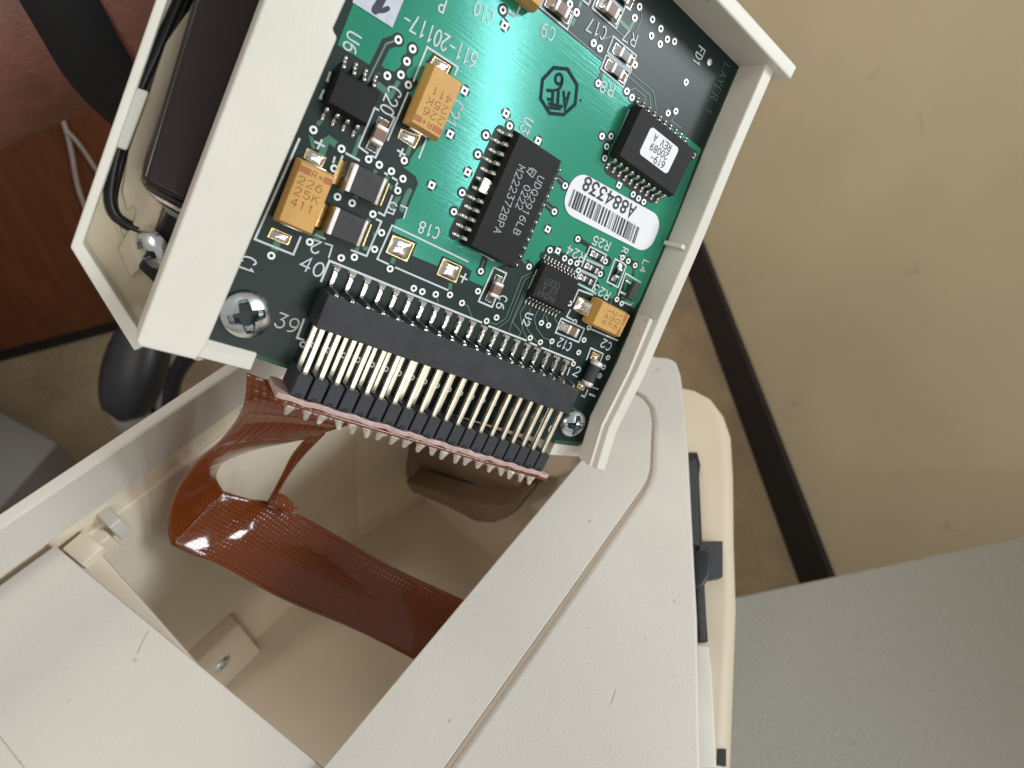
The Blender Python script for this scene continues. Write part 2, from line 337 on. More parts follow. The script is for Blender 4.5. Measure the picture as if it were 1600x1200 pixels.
# flat printed strokes ------------------------------------------------------------
_zi = [0]
def lift():
    _zi[0] = (_zi[0] + 1) % 23
    return _zi[0] * 0.0006
def ribbon(mb, pts, w, z, closed=False, cap=True):
    P = [Vector((p[0], p[1])) for p in pts]
    Q = [P[0]]
    for p in P[1:]:
        if (p - Q[-1]).length > 1e-4: Q.append(p)
    P = Q
    if closed and (P[0] - P[-1]).length < 1e-3: P.pop()
    n = len(P)
    if n < 2: return
    z = z + lift(); L = []; Rr = []
    for i in range(n):
        a = P[(i - 1) % n] if (closed or i > 0) else None; b = P[(i + 1) % n] if (closed or i < n - 1) else None
        d1 = (P[i] - a).normalized() if a is not None else None; d2 = (b - P[i]).normalized() if b is not None else None
        if d1 is None: d1 = d2
        if d2 is None: d2 = d1
        n1 = Vector((-d1.y, d1.x)); n2 = Vector((-d2.y, d2.x)); m = n1 + n2
        if m.length < 0.2: m = n1
        m.normalize(); k = (w / 2) / max(0.45, m.dot(n1))
        L.append(P[i] + m * k); Rr.append(P[i] - m * k)
    vs = [(p.x, p.y, z) for p in L + Rr]; fs = []
    for i in range(n if closed else n - 1):
        j = (i + 1) % n; fs.append((n + i, n + j, j, i))
    mb.add(vs, fs)
    if cap and not closed:
        for e, d in ((0, P[0] - P[1]), (n - 1, P[-1] - P[-2])):
            d.normalize(); t = Vector((-d.y, d.x)); c = P[e]
            arcp = [c + t * (w / 2) * math.cos(a) + d * (w / 2) * math.sin(a) for a in [math.pi * k / 4 for k in range(5)]]
            mb.add([(p.x, p.y, z) for p in arcp], [(4, 3, 2, 1, 0)])
def arc(cx, cy, rx, ry, a0, a1, n=8):
    return [(cx + rx * math.cos(math.radians(a0 + (a1 - a0) * i / n)), cy + ry * math.sin(math.radians(a0 + (a1 - a0) * i / n))) for i in range(n + 1)]
# a plain single-stroke alphabet on a 4 x 6 grid
G = {
 '0': [arc(2, 3, 2, 3, 90, 450, 16)], '1': [[(0.7, 4.9), (2, 6), (2, 0)]],
 '2': [arc(2, 4.2, 1.9, 1.8, 165, -25, 9) + [(0.1, 0), (4, 0)]],
 '3': [[(0.3, 6), (3.8, 6), (1.9, 3.6)] + arc(1.9, 1.85, 2.0, 1.85, 80, -155, 9)],
 '4': [[(3.0, 0), (3.0, 6), (0, 1.8), (4, 1.8)]],
 '5': [[(3.7, 6), (0.5, 6), (0.3, 3.3)] + arc(1.9, 1.95, 2.0, 1.95, 125, -155, 10)],
 '6': [[(3.3, 5.9)] + arc(3.2, 2.4, 3.1, 3.5, 105, 175, 5) + arc(2, 1.85, 1.9, 1.85, 180, 540, 14)],
 '7': [[(0, 6), (4, 6), (1.4, 0)]],
 '8': [arc(2, 4.5, 1.6, 1.5, -90, 270, 12), arc(2, 1.5, 2, 1.5, 90, 450, 12)],
 '9': [[(0.7, 0.1)] + arc(0.8, 3.6, 3.1, 3.5, -75, -5, 5) + arc(2, 4.15, 1.9, 1.85, 0, 360, 14)],
 'A': [[(0, 0), (2, 6), (4, 0)], [(0.75, 2.1), (3.25, 2.1)]],
 'B': [[(0.2, 0), (0.2, 6), (2.3, 6)] + arc(2.3, 4.6, 1.5, 1.4, 90, -90, 6) + arc(2.4, 1.6, 1.6, 1.6, 90, -90, 6) + [(0.2, 0)], [(0.2, 3.2), (2.3, 3.2)]],
 'C': [arc(2.2, 3, 2.1, 3, 50, 310, 12)], 'D': [[(0.2, 0), (0.2, 6), (1.6, 6)] + arc(1.6, 3, 2.3, 3, 90, -90, 9) + [(0.2, 0)]],
 'E': [[(4, 6), (0.2, 6), (0.2, 0), (4, 0)], [(0.2, 3.1), (3.2, 3.1)]], 'F': [[(4, 6), (0.2, 6), (0.2, 0)], [(0.2, 3.1), (3.2, 3.1)]],
 'K': [[(0.2, 0), (0.2, 6)], [(3.8, 6), (0.3, 2.6)], [(1.5, 3.8), (4, 0)]], 'L': [[(0.2, 6), (0.2, 0), (3.8, 0)]],
 'M': [[(0, 0), (0, 6), (2, 2.2), (4, 6), (4, 0)]], 'N': [[(0.1, 0), (0.1, 6), (3.9, 0), (3.9, 6)]],
 'P': [[(0.2, 0), (0.2, 6), (2.3, 6)] + arc(2.3, 4.4, 1.6, 1.6, 90, -90, 7) + [(0.2, 2.8)]],
 'Q': [arc(2, 3, 2, 3, 90, 450, 16), [(2.4, 1.6), (4.1, -0.2)]],
 'R': [[(0.2, 0), (0.2, 6), (2.3, 6)] + arc(2.3, 4.5, 1.5, 1.5, 90, -90, 7) + [(0.2, 3.0)], [(2.0, 3.0), (4, 0)]],
 'T': [[(0, 6), (4, 6)], [(2, 6), (2, 0)]], 'U': [[(0.2, 6), (0.2, 1.9)] + arc(2.05, 1.85, 1.85, 1.85, 180, 360, 8) + [(3.9, 6)]],
 'V': [[(0, 6), (2, 0), (4, 6)]], 'X': [[(0, 6), (4, 0)], [(4, 6), (0, 0)]], 'Y': [[(0, 6), (2, 3), (4, 6)], [(2, 3), (2, 0)]], 'Z': [[(0, 6), (4, 6), (0, 0), (4, 0)]],
 '+': [[(0, 3), (4, 3)], [(2, 1), (2, 5)]], '-': [[(0.3, 2.9), (3.7, 2.9)]], ' ': [], '.': [[(1.8, 0), (2.2, 0.1)]],
}
def stroke_text(mb, s, o, bx, up, adv, hgt, w, z):
    """o: start of the baseline; bx, up: unit vectors; adv: advance per character; glyph width follows the advance"""
    gw = adv * 0.70
    for i, ch in enumerate(s):
        for st in G[ch]:
            pts = [o + bx * (i * adv + p[0] / 4 * gw) + up * (p[1] / 6 * hgt) for p in st]
            closed = len(pts) > 4 and (pts[0] - pts[-1]).length < 1e-3
            ribbon(mb, pts, w, z, closed)
def text_px(s, a, b, hgt, w=0.17, h=0.0):
    """text whose baseline runs from photo pixel a to photo pixel b on the plane h above the board"""
    A = bp(*a, h); B = bp(*b, h); A = Vector((A.x, A.y)); B = Vector((B.x, B.y)); d = B - A; ln = d.length; d.normalize()
    adv = ln / (len(s) - 0.3) if len(s) > 1 else ln / 0.7
    mb = MB(); stroke_text(mb, s, A, d, Vector((-d.y, d.x)), adv, hgt, w, h); return mb
def xy(p, h=0.0):
    q = bp(p[0], p[1], h); return (q.x, q.y)
def line_px(mb, pts, w, z, closed=False, cap=False):
    ribbon(mb, [xy(p) for p in pts], w, z, closed, cap)

# ================================================================ CIRCUIT BOARD
BM = Matrix.Identity(4)
_rot = CW @ BR; _loc = (CW @ BT + ORG) * MM
for i in range(3):
    for j in range(3): BM[i][j] = _rot[i][j]
    BM[i][3] = _loc[i]
board = bpy.data.objects.new("circuit_board", None); COL.objects.link(board); board.matrix_world = BM; board.empty_display_size = 0.01
thing(board, "green printed circuit board packed with black chips and orange capacitors, screwed into the ivory frame", "circuit board")

outline = [xy((322, 531)), xy((455, 577)), xy((865, 692)), xy((910, 695)), xy((963, 567)), xy((1001, 476)), xy((1039, 387)), xy((1100, 234)), xy((1157, 99)), xy((1085, 20)), (10, 52.0), (-11.2, 52.0), (-11.2, -13.6)]
MB().prism(outline, -1.6, 0.0).build('substrate', 'mask', board, bevel=0.08)
# bright green rim of the laminate along the right and lower edges
for L_ in ([(911, 693), (963, 567), (1001, 476), (1039, 387), (1100, 234), (1157, 99)], [(866, 690), (909, 693)], [(324, 531), (455, 575)]):
    rim = MB(); ribbon(rim, [xy(p) for p in L_], 0.5, 0.012, cap=False); rim.build('laminate_edge', 'edge', board)

pour1 = [(551, 8), (527.5, 69.8), (577.8, 102), (590, 106), (612, 116), (632, 128), (640, 146), (672, 215), (664, 222), (652, 232), (640, 250), (628.8, 262.5),
         (649, 279), (652, 288), (640, 312), (628, 341), (619, 343), (612.3, 361.8), (648.3, 380.5), (644.5, 399.3), (683.5, 415.8), (690.3, 400), (722.5, 413.5), (736.8, 423.3), (732.3, 437.5), (754.7, 447.2), (772, 418),
         (800, 410), (826, 405), (833, 418), (846, 402), (853, 385), (868, 384), (882, 397), (903, 405), (900, 440), (925, 460), (945, 464), (968, 468), (990, 482), (999, 470), (1031, 397),
         (1055, 340), (1095, 234), (1094, 231), (1067, 209.5), (1030, 190), (990, 160), (972.5, 138), (935, 108), (941, 96), (886, 52), (831, 6), (800, -40), (560, -40)]
MB().prism([xy(p) for p in pour1][::-1], 0.004, 0.03).build('copper_pour', 'pour', board)
# small copper islands and wide tracks outside the main pour
tr = MB()
def T(pts, w, z=0.02): line_px(tr, pts, w, z, False, True)
T([(503, 186), (490, 203)], 0.42); T([(485, 210), (490, 230)], 0.42); T([(503, 240), (509, 221), (514, 217.5), (533, 232)], 0.75)
T([(563, 214), (552, 245)], 0.5); T([(589, 110), (605, 118.5)], 0.55); T([(626, 120), (612, 148)], 0.5); T([(592, 133), (610, 150)], 0.7)
T([(969.5, 33), (983, 46.5), (990.5, 33)], 0.45); T([(908, 3), (894.5, 37.5)], 0.45); T([(980, 2), (984, 14)], 0.5)
T([(425, 398), (433, 380)], 0.75); T([(484, 378), (500, 366)], 0.9); T([(533, 402), (527, 418)], 0.6); T([(596, 363), (585, 366)], 0.5); T([(585, 389), (570, 388)], 0.5); T([(553, 402), (558, 388)], 0.5)
T([(522, 263), (536, 270)], 0.5); T([(527, 307), (535, 296)], 0.6); T([(582, 334), (575, 345)], 0.5); T([(592, 257), (586, 268)], 0.5); T([(612, 268), (603, 280)], 0.5); T([(632, 251), (640, 232)], 0.5); T([(621, 298), (610, 292)], 0.5); T([(550, 317), (556, 308)], 0.5)
T([(609, 420), (616, 402)], 0.55); T([(702, 460), (704, 442)], 0.55); T([(813.8, 401.3), (826, 416)], 0.5); T([(873, 278), (867, 278)], 0.4)
T([(525, 255), (517, 275)], 0.4); T([(640, 300), (629, 326)], 0.9); T([(623, 306), (614, 322)], 0.6)
tr.build('wide_track', 'track', board)

# clearance lanes and tracks
cl = MB()
def lane(pts, w): line_px(cl, pts, w, 0.034, False, True)
lane([(622, 62), (603, 68.5), (574, 127)], 1.15); lane([(626, 117), (635.5, 96), (644.5, 76.5)], 0.9); lane([(605, 118), (590, 104)], 0.8); lane([(605, 118), (626, 117)], 0.8); lane([(626, 117), (638, 133), (646, 128)], 1.0)
lane([(629, 263), (648, 277), (651, 287), (641, 310), (629, 340)], 0.32)
lane([(790, 177), (796, 197)], 0.35); lane([(785.5, 15.8), (788, 40)], 0.5); lane([(872, 279), (882, 288)], 0.95); lane([(854, 320), (866, 331)], 0.95); lane([(751, 424), (757, 404)], 1.05); lane([(902.5, 373), (924, 387)], 0.7)
lane([(934, 130), (940, 112)], 0.55); lane([(940, 213), (955, 222)], 0.6); lane([(954, 213), (947, 229), (944.5, 247)], 0.9); lane([(886, 46.5), (941, 95)], 0.35)
for a, b in (((758.8, 211.3), (771, 218.5)), ((746.3, 241.3), (758, 247.5)), ((721.8, 301), (733, 307)), ((709, 330.7), (720, 337))): lane([a, b], 0.6)
for x, y in ((796, 197),): lane([(796, 197), (783, 205)], 0.5)
lane([(996, 153), (1068, 206)], 0.9); lane([(949.5, 263.5), (1019, 310)], 1.5); lane([(988, 303), (1006, 316)], 1.0); lane([(781, 206), (710, 365)], 1.7)
lane([(870, 263), (806, 416)], 0.9); lane([(798, 214), (727, 374)], 1.9); lane([(848, 400), (900, 426)], 1.3); lane([(860, 391), (871, 392)], 1.1); lane([(882, 403), (901, 411), (903, 422)], 0.9)
for c in ((935, 401), (925, 420), (916, 438)): lane([(c[0] - 14, c[1] - 9), (c[0] + 14, c[1] + 8)], 1.55)
lane([(970, 410), (957, 440)], 1.7); lane([(972, 403), (992, 414)], 1.0); lane([(973, 436), (965, 470)], 1.2); lane([(992, 414), (988, 432)], 0.5); lane([(963, 467), (972, 474)], 1.0)
# pads of the orange capacitor and the bare pads cut into the pour
def quad(mb, pts, z0, z1): mb.prism([xy(p) for p in pts][::-1], z0, z1)
quad(cl, [(677, 82), (709, 102.5), (702, 119), (664, 97)], 0.0, 0.066); quad(cl, [(613, 361), (652, 379), (637, 412), (600, 396)], 0.0, 0.067); quad(cl, [(692, 399.5), (726, 415.5), (714, 447), (680, 431)], 0.0, 0.068)
hair = MB()
def Hh(pts, w=0.11): line_px(hair, pts, w, 0.07)
Hh([(616, 64), (603, 68.5), (574, 127)], 0.2)
for x, y in (((758.8, 211.3), (771, 218.5)), ((746.3, 241.3), (758, 247.5)), ((721.8, 301), (733, 307)), ((709, 330.7), (720, 337)), ((790, 183), (794, 192))): Hh([x, y], 0.3)
R6 = lambda *q: [(650 + a / 4, 380 + b / 4) for a, b in q]
for q in (R6((725, 182), (660, 212), (560, 470), (500, 508), (445, 490)), R6((730, 198), (680, 226), (578, 480), (515, 525)), R6((724, 218), (700, 242), (605, 470), (580, 550)), R6((700, 270), (690, 300), (602, 490), (655, 555), (640, 585)),
          R6((690, 372), (648, 435), (666, 540), (690, 590), (705, 600)), R6((712, 410), (690, 530), (750, 610), (772, 620)), R6((758, 420), (738, 470), (752, 530), (795, 590), (845, 605)), R6((800, 440), (785, 495)), R6((810, 450), (826, 508)), R6((862, 465), (880, 495), (890, 498)),
          R6((440, 490), (420, 530)), R6((280, 375), (320, 388), (350, 465)), R6((122, 320), (138, 368)), R6((40, 300), (35, 350)), R6((705, 595), (700, 640)), R6((772, 620), (765, 670)), R6((845, 610), (835, 660)),
          [(985, 113), (1020.5, 143), (1025, 171)], [(982, 120), (1014.5, 149), (1016.8, 168)], [(982, 141), (991.7, 138), (1007, 150.8), (1008, 160)], [(1001, 15), (1001.8, 30.8), (992, 51)],
          [(939.5, 70.5), (944, 60.8), (958, 56)], [(930.5, 63), (936.5, 49.5)], [(1053.8, 179.5), (1048.5, 188.5), (1064, 200.5)], [(934.3, 128), (939, 113)], [(940, 213), (955, 222)], [(961, 46), (975.5, 58.5)],
          [(646, 452), (644, 460)], [(959, 452), (962, 462)], [(992, 416), (988, 428)], [(968, 448), (967, 462)], [(955, 466), (953, 480)]):
    Hh(q)
Hh([(886, 47), (941, 93.5)], 0.14)
for a, b in (((870.5, 277), (882, 287)), ((852, 318.5), (865, 329.5)), ((750, 424), (756, 406)), ((864, 282), (869, 284))): Hh([a, b], 0.16)
hair.build('fine_track', 'hair', board)

VIA = [(622, 62.3), (644.5, 76.5), (635.5, 96), (626.2, 117), (605, 118.5), (637.8, 132.8), (489.5, 203), (533.3, 232.5), (522, 263.3), (575.8, 248.8), (592.3, 257.5), (611.3, 267.5), (629.3, 279.3), (631.3, 250.8), (758.8, 211.3), (746.3, 241.3),
       (527.2, 307.5), (550, 317.3), (621.3, 297.8), (582.3, 334.5), (423.8, 399.3), (483.8, 378), (533, 402.8), (553.5, 401.7), (585, 389.3), (596, 363.5), (609.3, 419.8), (646.3, 450.3), (659.5, 455.5), (680.5, 459.7), (702.7, 460.5), (721.5, 473.2), (751, 423.7), (746.5, 454.8),
       (760, 501.3), (775.5, 496), (902.5, 373.3), (859, 390.7), (881.8, 403.5), (890.8, 409), (901, 411.3), (903.5, 422.5), (945.5, 408.3), (937.7, 428), (826.3, 416.5), (972, 402.3), (981.2, 407.8), (992, 414.5), (889.7, 474), (897.5, 502.7), (920, 511.7), (845.5, 504.3), (856.7, 508.3),
       (828.2, 527.8), (844, 534.5), (862, 533), (912.2, 531), (963.5, 467.5), (971, 474), (903.8, 550.5), (949.5, 558.5), (942.7, 573.5), (936.7, 587), (895.5, 568.2), (796, 196.8), (721.8, 301), (709, 330.7), (865.8, 330.7), (882.5, 290),
       (940.2, 212.8), (954.3, 212.8), (947.5, 229), (944.5, 247.3), (1043.5, 176.8), (1055.5, 173.8), (988.8, 303.7), (997.2, 310), (1005.5, 315.5), (785.5, 15.8), (890, 6.8), (900.5, 19.5), (927.2, 67.5), (937, 75.8), (934.3, 130.2),
       (998.8, 10.8), (991.3, 28), (1019, 30.5), (1032, 45), (1017.5, 56), (1031, 69), (1042.3, 61.5), (1053.5, 65), (1071.5, 128.5), (991.7, 101.3), (979, 142.5), (987, 152.3), (473.5, 538)]
SQV = [(725.5, 141.8), (703, 209.5), (730.5, 268.8), (674.3, 289.3), (871.3, 391.8), (790.5, 177.3), (840.3, 220), (855.5, 358), (1083.3, 243), (967, 289.3), (788, 40.2)]
me_ring = MB().ring((0, 0), 0.20, 0.44, 0.02, 0.095, 20).mesh('via', 'ring'); me_hole = MB().cyl((0, 0), 0.21, 0.21, -0.3, 0.084, 14).mesh('via_hole', 'hole')
sq = MB(); n = 16
P4 = lambda r, z: [(r * max(-1, min(1, 1.28 * math.cos(2 * math.pi * (i + .5) / n))), r * max(-1, min(1, 1.28 * math.sin(2 * math.pi * (i + .5) / n))), z) for i in range(n)]
C4 = lambda r, z: [(r * math.cos(2 * math.pi * (i + .5) / n), r * math.sin(2 * math.pi * (i + .5) / n), z) for i in range(n)]
sq.loft([C4(0.20, 0.02), P4(0.43, 0.02), P4(0.43, 0.095), C4(0.20, 0.095), C4(0.20, 0.02)], True, False); me_sq = sq.mesh('via', 'ring')
for k, p in enumerate(VIA + SQV):
    c = xy(p); o = inst(me_ring if k < len(VIA) else me_sq, 'via', board, (c[0], c[1], 0))
    inst(me_hole, 'via_hole', o)
    sqv = k >= len(VIA)
    if not (p[0] > 985 and p[1] < 150):
        n2 = 16; cl.add([(c[0] + 0.72 * math.cos(2 * math.pi * i / n2), c[1] + 0.72 * math.sin(2 * math.pi * i / n2), 0.036 + lift()) for i in range(n2)], [tuple(range(n2))])
        if sqv:                                    # thermal spokes back to the pour
            for a in (math.pi / 4, 3 * math.pi / 4):
                d = Vector((math.cos(a), math.sin(a)))
                ribbon(tr, [(c[0] - d.x * .8, c[1] - d.y * .8), (c[0] + d.x * .8, c[1] + d.y * .8)], 0.3, 0.066)
sp = MB()
for p in SQV:
    c = xy(p)
    for a in (math.pi / 4, 3 * math.pi / 4):
        d = Vector((math.cos(a), math.sin(a)))
        ribbon(sp, [(c[0] - d.x * .78, c[1] - d.y * .78), (c[0] + d.x * .78, c[1] + d.y * .78)], 0.3, 0.052, cap=False)
sp.build('thermal_spokes', 'pour', board)
cl.build('mask_clearance', 'mask', board)
# plated holes of the header row, seen between the pins
for i in range(20):
    o = inst(me_ring, 'header_hole', board, (i * 2.0 + 0.9, -9.6, 0)); o.scale = (0.9, 0.9, 1); inst(me_hole, 'via_hole', o)
c = xy((1108.7, 97.2)); MB().blob((0, 0, 0.02), 0.52, 0.52, 0.10, 16).build('fiducial_pad', 'solder_matte', board, (c[0], c[1], 0), smooth=True)

# ---------------------------------------------------------------- printed legend
def legend(name, mb, m='silk', parent=board, label=None): return mb.build(name, m, parent, label=label)
SW = 0.19
TX = [("611-20117-", (747, 84), (636, 16), 1.7), ("U6", (544.8, 46.5), (535, 74), 1.45), ("C20", (609, 132), (593, 171), 1.6), ("C21", (708, 153), (692, 190), 1.6), ("C1", (379.5, 398), (371, 421), 1.55), ("40", (467, 419), (500, 434), 1.65), ("39", (427.5, 509), (460, 521.5), 1.75),
      ("L2", (519.8, 384), (490, 374.5), 1.45), ("L5", (636.5, 325), (609.5, 314.5), 1.3), ("C18", (688, 357), (658, 345.5), 1.4), ("C6", (782, 460.5), (774.5, 480), 1.25), ("U3", (821, 181.5), (811.8, 202.5), 1.3), ("U2", (822.7, 488), (815.5, 506.5), 1.2),
      ("R25", (954.5, 379.5), (929.5, 368), 1.2), ("R24", (915.5, 397.5), (889.5, 383), 1.25), ("R23", (954.5, 457.5), (931, 443.5), 1.25), ("C12", (894.5, 537), (875.5, 528), 1.3), ("C2", (957, 537), (943.5, 529.5), 1.3), ("R1", (974, 386), (967.5, 402), 1.1), ("L4", (1006, 405.5), (999, 423), 1.15),
      ("C9", (868.5, 45.5), (849, 35), 1.45), ("C10", (772.5, 17), (744.5, 2), 1.4), ("C17", (949, 44), (922, 27.5), 1.5), ("R7", (997, 56), (978, 44.5), 1.4), ("R8", (961, 135), (940.5, 125.5), 1.35), ("FD1", (1092.5, 71), (1082, 97), 1.35), ("2", (894.5, 585), (901.5, 588.5), 1.5), ("0", (855.5, 675), (862.5, 678), 1.5), ("P", (698, 2), (690, -3), 1.3)]
for s, a, b, hg in TX: legend('legend_text', text_px(s, a, b, hg, SW, 0.1))
legend('legend_text', text_px("LAYER 1", (1132, 97.5), (1100.8, 174), 1.35, 0.15, 0.1), 'silk_dim')
Z = {}
for nm, w, polys in (
    ('capacitor_outline', 0.22, [[(709.8, 118.5), (715, 105), (667, 73.5), (645.3, 127.5)], [(637.5, 143.8), (605, 220)], [(665.8, 217.5), (653.8, 247.5)]]),
    ('capacitor_outline', 0.22, [[(575, 240), (560, 228.8), (585, 168.8), (592, 172.5)], [(610, 181), (616, 184), (586.3, 246.3), (579, 243)]]),
    ('capacitor_outline', 0.24, [[(468, 216), (398, 373.5), (458, 397.5), (470, 369)]]),
    ('inductor_outline', 0.24, [[(539.5, 239), (562, 251)], [(613, 304.5), (600, 336.8), (590.5, 331.5)], [(600, 270), (606, 273)], [(612, 277), (620.5, 282)], [(621, 284.5), (617.5, 292)], [(523, 244.5), (520, 255)], [(535, 243), (529.8, 258)]]),
    ('inductor_outline', 0.24, [[(586.8, 342), (595.5, 346), (572.3, 399.8), (547.5, 390)], [(492, 366), (508.5, 373.5)]]),
    ('header_outline', 0.27, [[(501, 440.3), (514.5, 407.3), (752.5, 503.8)], [(762.5, 508.8), (822.5, 532)], [(827.5, 535), (838.8, 540)], [(845, 542.5), (896, 563)], [(475, 497.5), (463.8, 527.5), (475, 531)]]),
    ('capacitor_outline', 0.22, [[(731.5, 409), (612.3, 352), (589, 404.5), (607, 412.8)], [(616.8, 417.3), (700, 453.3)]]),
    ('capacitor_outline', 0.24, [[(771.3, 417.3), (790.8, 427), (768.3, 479.5), (747.3, 470.5), (771.3, 417.3)]]),
    ('capacitor_outline', 0.24, [[(876.5, 496.8), (912.5, 513.3), (903.5, 534.3), (867.5, 519.3), (876.5, 496.8)]]),
    ('capacitor_outline', 0.24, [[(926, 460.8), (903.5, 452.5), (895, 472)], [(890.8, 483.3), (884.8, 494.5), (896, 500.5)], [(923, 514), (965, 532)]]),
    ('chip_outline', 0.34, [[(839, 421), (825.5, 451)]]),
    ('resistor_outline', 0.22, [[(908, 416.5), (921.5, 385), (947, 398.5), (944.5, 403)], [(915.5, 405.3), (941.8, 416.5), (939.5, 421)], [(904, 425), (898.3, 441.3), (923.8, 454), (932.8, 434)]]),
    ('resistor_outline', 0.24, [[(974, 411), (960.5, 404.5), (947.8, 439.8), (965, 448.8), (977.8, 415), (973, 411)]]),
    ('diode_outline', 0.24, [[(1001, 441.3), (977, 427), (965, 461.5)], [(974, 472), (984.5, 476.5), (988, 473)]]),
    ('diode_outline', 0.22, [[(915.8, 562.3), (922.5, 543.5), (942, 552.5), (936.8, 565.3)], [(907.5, 617), (912.8, 620), (918, 608)], [(925.5, 605), (934.5, 608)]]),
    ('pin_mark', 0.34, [[(919.5, 615), (929.5, 619)]]), ('pin_mark', 0.2, [[(890, 573.5), (885.8, 586)]]),
    ('capacitor_outline', 0.22, [[(848, 0), (843.5, 11.3), (885.5, 46.5), (896, 21), (850, -12), (848, 0)]]),
    ('capacitor_outline', 0.22, [[(932, -8), (924.5, 12.8), (962, 45), (982, -4)]]), ('capacitor_outline', 0.22, [[(816.5, 0), (804.5, 27), (792.5, 18)], [(909.5, 0), (918.5, 7.5), (922, 0)]]),
    ('resistor_outline', 0.22, [[(947.8, 82.5), (958, 57), (993.5, 87), (991.5, 92)], [(947, 85), (938, 107.3), (973, 136.5), (986, 106)]]),
    ('chip_outline', 0.30, [[(983, 171), (954.8, 238.8)]]), ('chip_outline', 0.22, [[(738, 387), (772, 408)]]), ('chip_outline', 0.24, [[(516, 112), (511, 126), (513, 127.5)], [(506, 140), (500, 153), (503, 154.5)]]),
    ('plus_mark', 0.24, [[(491, 221), (507, 229)], [(503, 218), (495.5, 233)]]), ('plus_mark', 0.24, [[(620, 234), (633, 243)], [(629.5, 232), (624, 245)]]), ('plus_mark', 0.24, [[(718.5, 430.5), (729.5, 437)], [(727.5, 427), (720.5, 441.5)]])):
    mb = MB()
    for q in polys: line_px(mb, q, w, 0.10)
    legend(nm, mb)
mb = MB(); line_px(mb, [(948.5, 84), (986, 112.5)], 0.62, 0.10); line_px(mb, [(952, -3), (973, 17.5)], 0.5, 0.10); line_px(mb, [(907, 422.5), (933, 434)], 0.42, 0.10); line_px(mb, [(915.5, 405.5), (941.8, 417)], 0.38, 0.10)
legend('legend_bar', mb, 'silk_band')
# octagon test stamp
oc = [(864.5, 105.8), (886.3, 108), (901.3, 132.8), (898.3, 162.8), (880.3, 179.3), (858.5, 177), (844.3, 154.5), (847.3, 124.5)]
mb = MB(); ribbon(mb, [xy(p) for p in oc], 0.42, 0.10, True); legend('test_stamp', mb, 'ink')
legend('stamp_text', text_px("6", (879.5, 116), (868, 115), 1.9, 0.36, 0.1), 'ink'); legend('stamp_text', text_px("ATE", (889.5, 145), (856, 141), 2.0, 0.40, 0.1), 'ink')
mb = MB(); line_px(mb, [(856, 161.5), (879, 166.5)], 0.34, 0.10); line_px(mb, [(906, 158.5), (908, 155)], 0.2, 0.10); legend('ink_smear', mb, 'ink')

# ---------------------------------------------------------------- labels stuck on the board
def rrect(cx, cy, w, h, r, rot=0.0, n=6):
    pts = []
    for sx, sy, a0 in ((1, -1, -90), (1, 1, 0), (-1, 1, 90), (-1, -1, 180)):
        for i in range(n + 1):
            a = math.radians(a0 + 90 * i / n); pts.append((sx * (w / 2 - r) + r * math.cos(a), sy * (h / 2 - r) + r * math.sin(a)))
    c, s = math.cos(rot), math.sin(rot)
    return [(cx + x * c - y * s, cy + x * s + y * c) for x, y in pts]
A, B_, C_, D_ = [Vector(xy(p)) for p in ((897.5, 262.5), (1032.5, 340), (1015, 397.5), (875, 330))]
cen = (A + B_ + C_ + D_) / 4; wL = ((B_ - A).length + (C_ - D_).length) / 2; hL = ((A - D_).length + (B_ - C_).length) / 2; rt = math.atan2((B_ - A).y + (C_ - D_).y, (B_ - A).x + (C_ - D_).x)
lab = MB().prism(rrect(cen.x, cen.y, wL, hL, hL * 0.40, rt), 0.105, 0.17).build('barcode_label', 'paper', board, label='white oval label with serial number and barcode')
stx = text_px("A884338", (994, 323.5), (917, 276), 1.7, 0.34, 0.19); stx.build('serial_number', 'print', lab)
mb = MB(); b0, b1, b2, b3 = [Vector(xy(p)) for p in ((895, 295), (998.8, 356), (990.5, 381), (886, 321.5))]
rb = random.Random(3); t = 0.0
while t < 0.985:
    wbar = rb.choice([0.006, 0.006, 0.013, 0.02, 0.028]); e = min(1, t + wbar)
    a0 = b0.lerp(b1, t); a1 = b0.lerp(b1, e); c0 = b3.lerp(b2, t); c1 = b3.lerp(b2, e)
    mb.add([(a0.x, a0.y, .19), (a1.x, a1.y, .19), (c1.x, c1.y, .19), (c0.x, c0.y, .19)], [(3, 2, 1, 0)]); t = e + rb.choice([0.007, 0.007, 0.012, 0.02])
mb.build('barcode', 'print', lab)
pl = [xy(p) for p in ((550, 3.8), (612.3, 43.5), (650, -48), (590, -88))]
lab2 = MB().prism(pl, 0.105, 0.17).build('handwritten_label', 'paper_old', board, label='greyish paper label with a pen stroke')
mb = MB(); line_px(mb, [(603, -38), (598, -5), (590, 10), (585.5, 16.5)], 0.85, 0.19, False, True); line_px(mb, [(585.5, 16.5), (598, 17), (605.5, 13.5)], 0.5, 0.19, False, True); mb.build('pen_stroke', 'marker', lab2)

